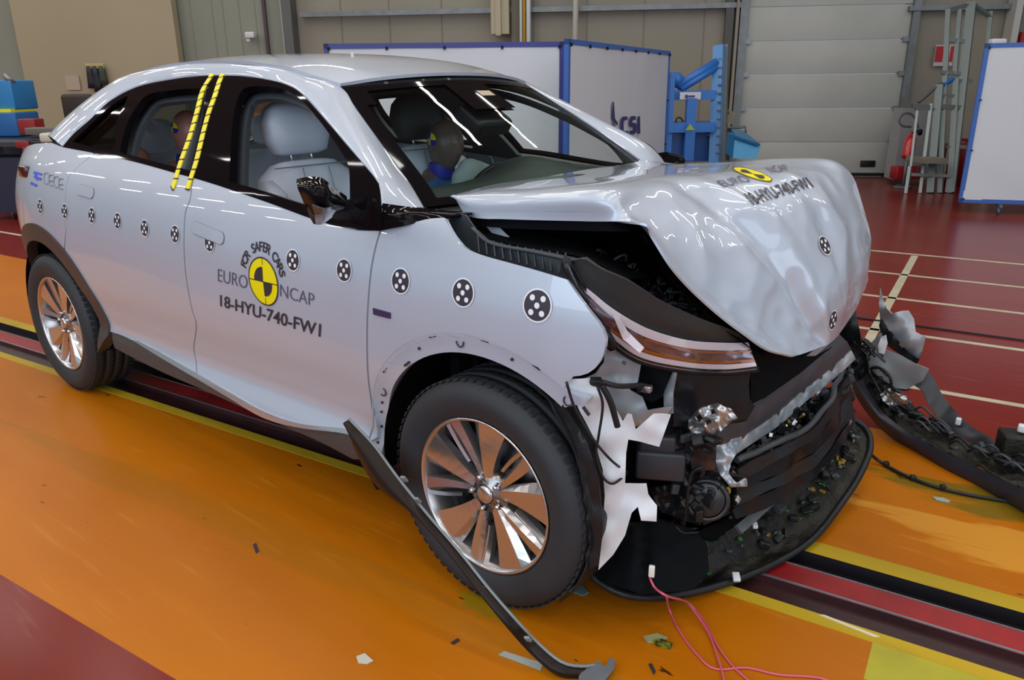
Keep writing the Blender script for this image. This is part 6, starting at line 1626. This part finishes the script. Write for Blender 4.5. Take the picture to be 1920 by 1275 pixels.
s19 = wl(1887, 50)[0]; pb = MB(); wall_slab(pb, s19-.04, s19+.05, 0, CEIL, .02, .3); wall_slab(pb, s19+.1, s19+1.2, 0, CEIL, .0, .2, 1); tag(pb.build('trim_16', [mat('cream_post', (.5, .5, .46), .5), mat('rough_grey_wall', (.19, .19, .175), .8)]), kind='structure')
c = onwall(1918, 84, .3); m = MB(); m.box(c, (.12, .08, .35), WR); tag(m.build('red_bracket', mat('crate_red', (0, 0, 0))), 'red bracket on the grey pillar at the top right edge', 'bracket')
# left side: blue machine, clutter, gloves, paper
rg, B = floored('blue_machine', 5, 9.5); d_ = 9.5
LB = mat('machine_blue', (.02, .20, .50), .4)
m = MB(); pixbox(m, -60, 152, 24, 205, d_, .5, B, bev=.02); m.build('machine_head', LB, rg)
m = MB(); pixbox(m, -60, 205, 20, 212, d_-.02, .5, B); m.build('yellow_band', YEL, rg)
m = MB(); pixbox(m, -60, 212, 32, 256, d_, .5, B, bev=.02); m.build('machine_body', mat('machine_blue_low', (.015, .12, .36), .4), rg)
m = MB(); m.cyl(D(14, 150, d_)-B, D(20, 144, d_)-B, .07, 12); m.build('control_knob', STEELG, rg)
m = MB(); a_ = D(-10, 258, d_); m.box(V((a_.x, a_.y+.2, a_.z/2))-B, (.75, .5, a_.z), Matrix.Rotation(.67, 3, 'Z')); m.build('machine_base', mat('machine_navy', (.015, .02, .045), .5), rg)
tag(rg, 'blue machine with a yellow band at the far left edge', 'machine')
rg, B = floored('work_bench', 70, 9.0); d_ = 9.0; a_ = D(75, 262, d_)
m = MB(); m.box(V((a_.x, a_.y, a_.z-.03))-B, (1.5, .6, .05), Matrix.Rotation(.67, 3, 'Z')); m.build('bench_top', mat('bench_dark', (.04, .04, .05), .5), rg)
m = MB()
for sx in (-.65, .65):
    for sy in (-.25, .25): q_ = Matrix.Rotation(.67, 3, 'Z') @ V((sx, sy, 0)); m.beam(q_+V((a_.x, a_.y, 0))-B, q_+V((a_.x, a_.y, a_.z-.05))-B, .05, .05)
m.build('bench_leg', RIGD, rg)
m = MB(); m.box(V((a_.x, a_.y, a_.z*.45))-B, (1.3, .5, a_.z*.7), Matrix.Rotation(.67, 3, 'Z')); m.build('bench_drawer', mat('bench_navy', (.018, .02, .05), .5), rg)
for x0, y0, x1, y1 in ((28, 265, 54, 278), (42, 276, 66, 292)):
    m = MB(); pixbox(m, x0, y0, x1, y1, 8.62, .04, B, bev=.01); m.build('drawer_front', mat('drawer_red', (.25, .01, .012), .45), rg)
tag(rg, 'dark work bench behind the tail of the car', 'bench')
def topbox(x0, y0, x1, y1, c_, label, name, cat, bev=.01, dep=8.9):
    m = MB(); pixbox(m, x0, y0, x1, y1, dep, .2, V((0, 0, 0)), bev=bev); o_ = m.build(name, mat(name+'_'+str(x0), c_, .45)); tag(o_, label, cat)
topbox(34, 224, 66, 252, (.26, .012, .012), 'red tool box on the bench beside the blue machine', 'tool_box', 'tool box')
topbox(46, 240, 104, 253, (.13, .12, .11), 'grey box of parts lying in front of the red tool box', 'parts_box', 'box', dep=8.55)
topbox(72, 250, 100, 268, (.50, .52, .44), 'pale crumpled cloth bundle just behind the tail of the car', 'cloth_bundle', 'cloth', .03, 8.2)
topbox(68, 274, 86, 282, (.65, .42, .01), 'yellow handle poking out behind the tail of the car', 'yellow_handle', 'handle', .01, 8.0)
c = onwall(180, 138, .28); rg = empty('glove_rack', c)
m = MB(); m.box(V((0, 0, .12)), (.34, .04, .08), WR, bev=.01); m.build('rack_bar', mat('rack_yellow', (.42, .34, .12), .5), rg)
for i, (dx, h_) in enumerate(((-.11, .36), (.0, .42), (.12, .30))):
    m = MB(); loft(m, [(WD*dx+V((0, 0, .12-h_*t)), WD, WN, .045+.03*t, .04) for t in (0, .3, .7, 1)], 12); m.build('glove', mat('dark_glove_%d' % (i//2), ((.012, .012, .02) if i < 2 else (.03, .045, .03)), .6), rg)
tag(rg, 'row of dark gloves hanging on a yellow rack on the tan panel', 'glove rack')
c = onwall(136, 155, .22); m = MB(); m.box(c, (.27, .006, .24), WR); tag(m.build('paper_notice', mat('notice_paper', (.42, .34, .27), .7)), 'faint pale notice sheet on the tan panel left of the gloves', 'notice')
rg, B = floored('office_chair', 150, 10.6); m = MB(); pixbox(m, 118, 178, 176, 262, 10.7, .12, B, bev=.05); m.build('chair_back', mat('chair_brown', (.03, .018, .014), .6), rg)
m = MB(); a_ = D(150, 262, 10.6); m.box(V((a_.x, a_.y, a_.z/2))-B, (.08, .08, a_.z)); m.box(V((a_.x, a_.y, a_.z-.05))-B, (.45, .45, .08), bev=.02); m.box(V((a_.x, a_.y, .03))-B, (.5, .08, .05)); m.box(V((a_.x, a_.y, .03))-B, (.08, .5, .05)); m.build('chair_base', RIGD, rg)
tag(rg, 'dark chair back peeping out behind the rear pillar of the car', 'chair')
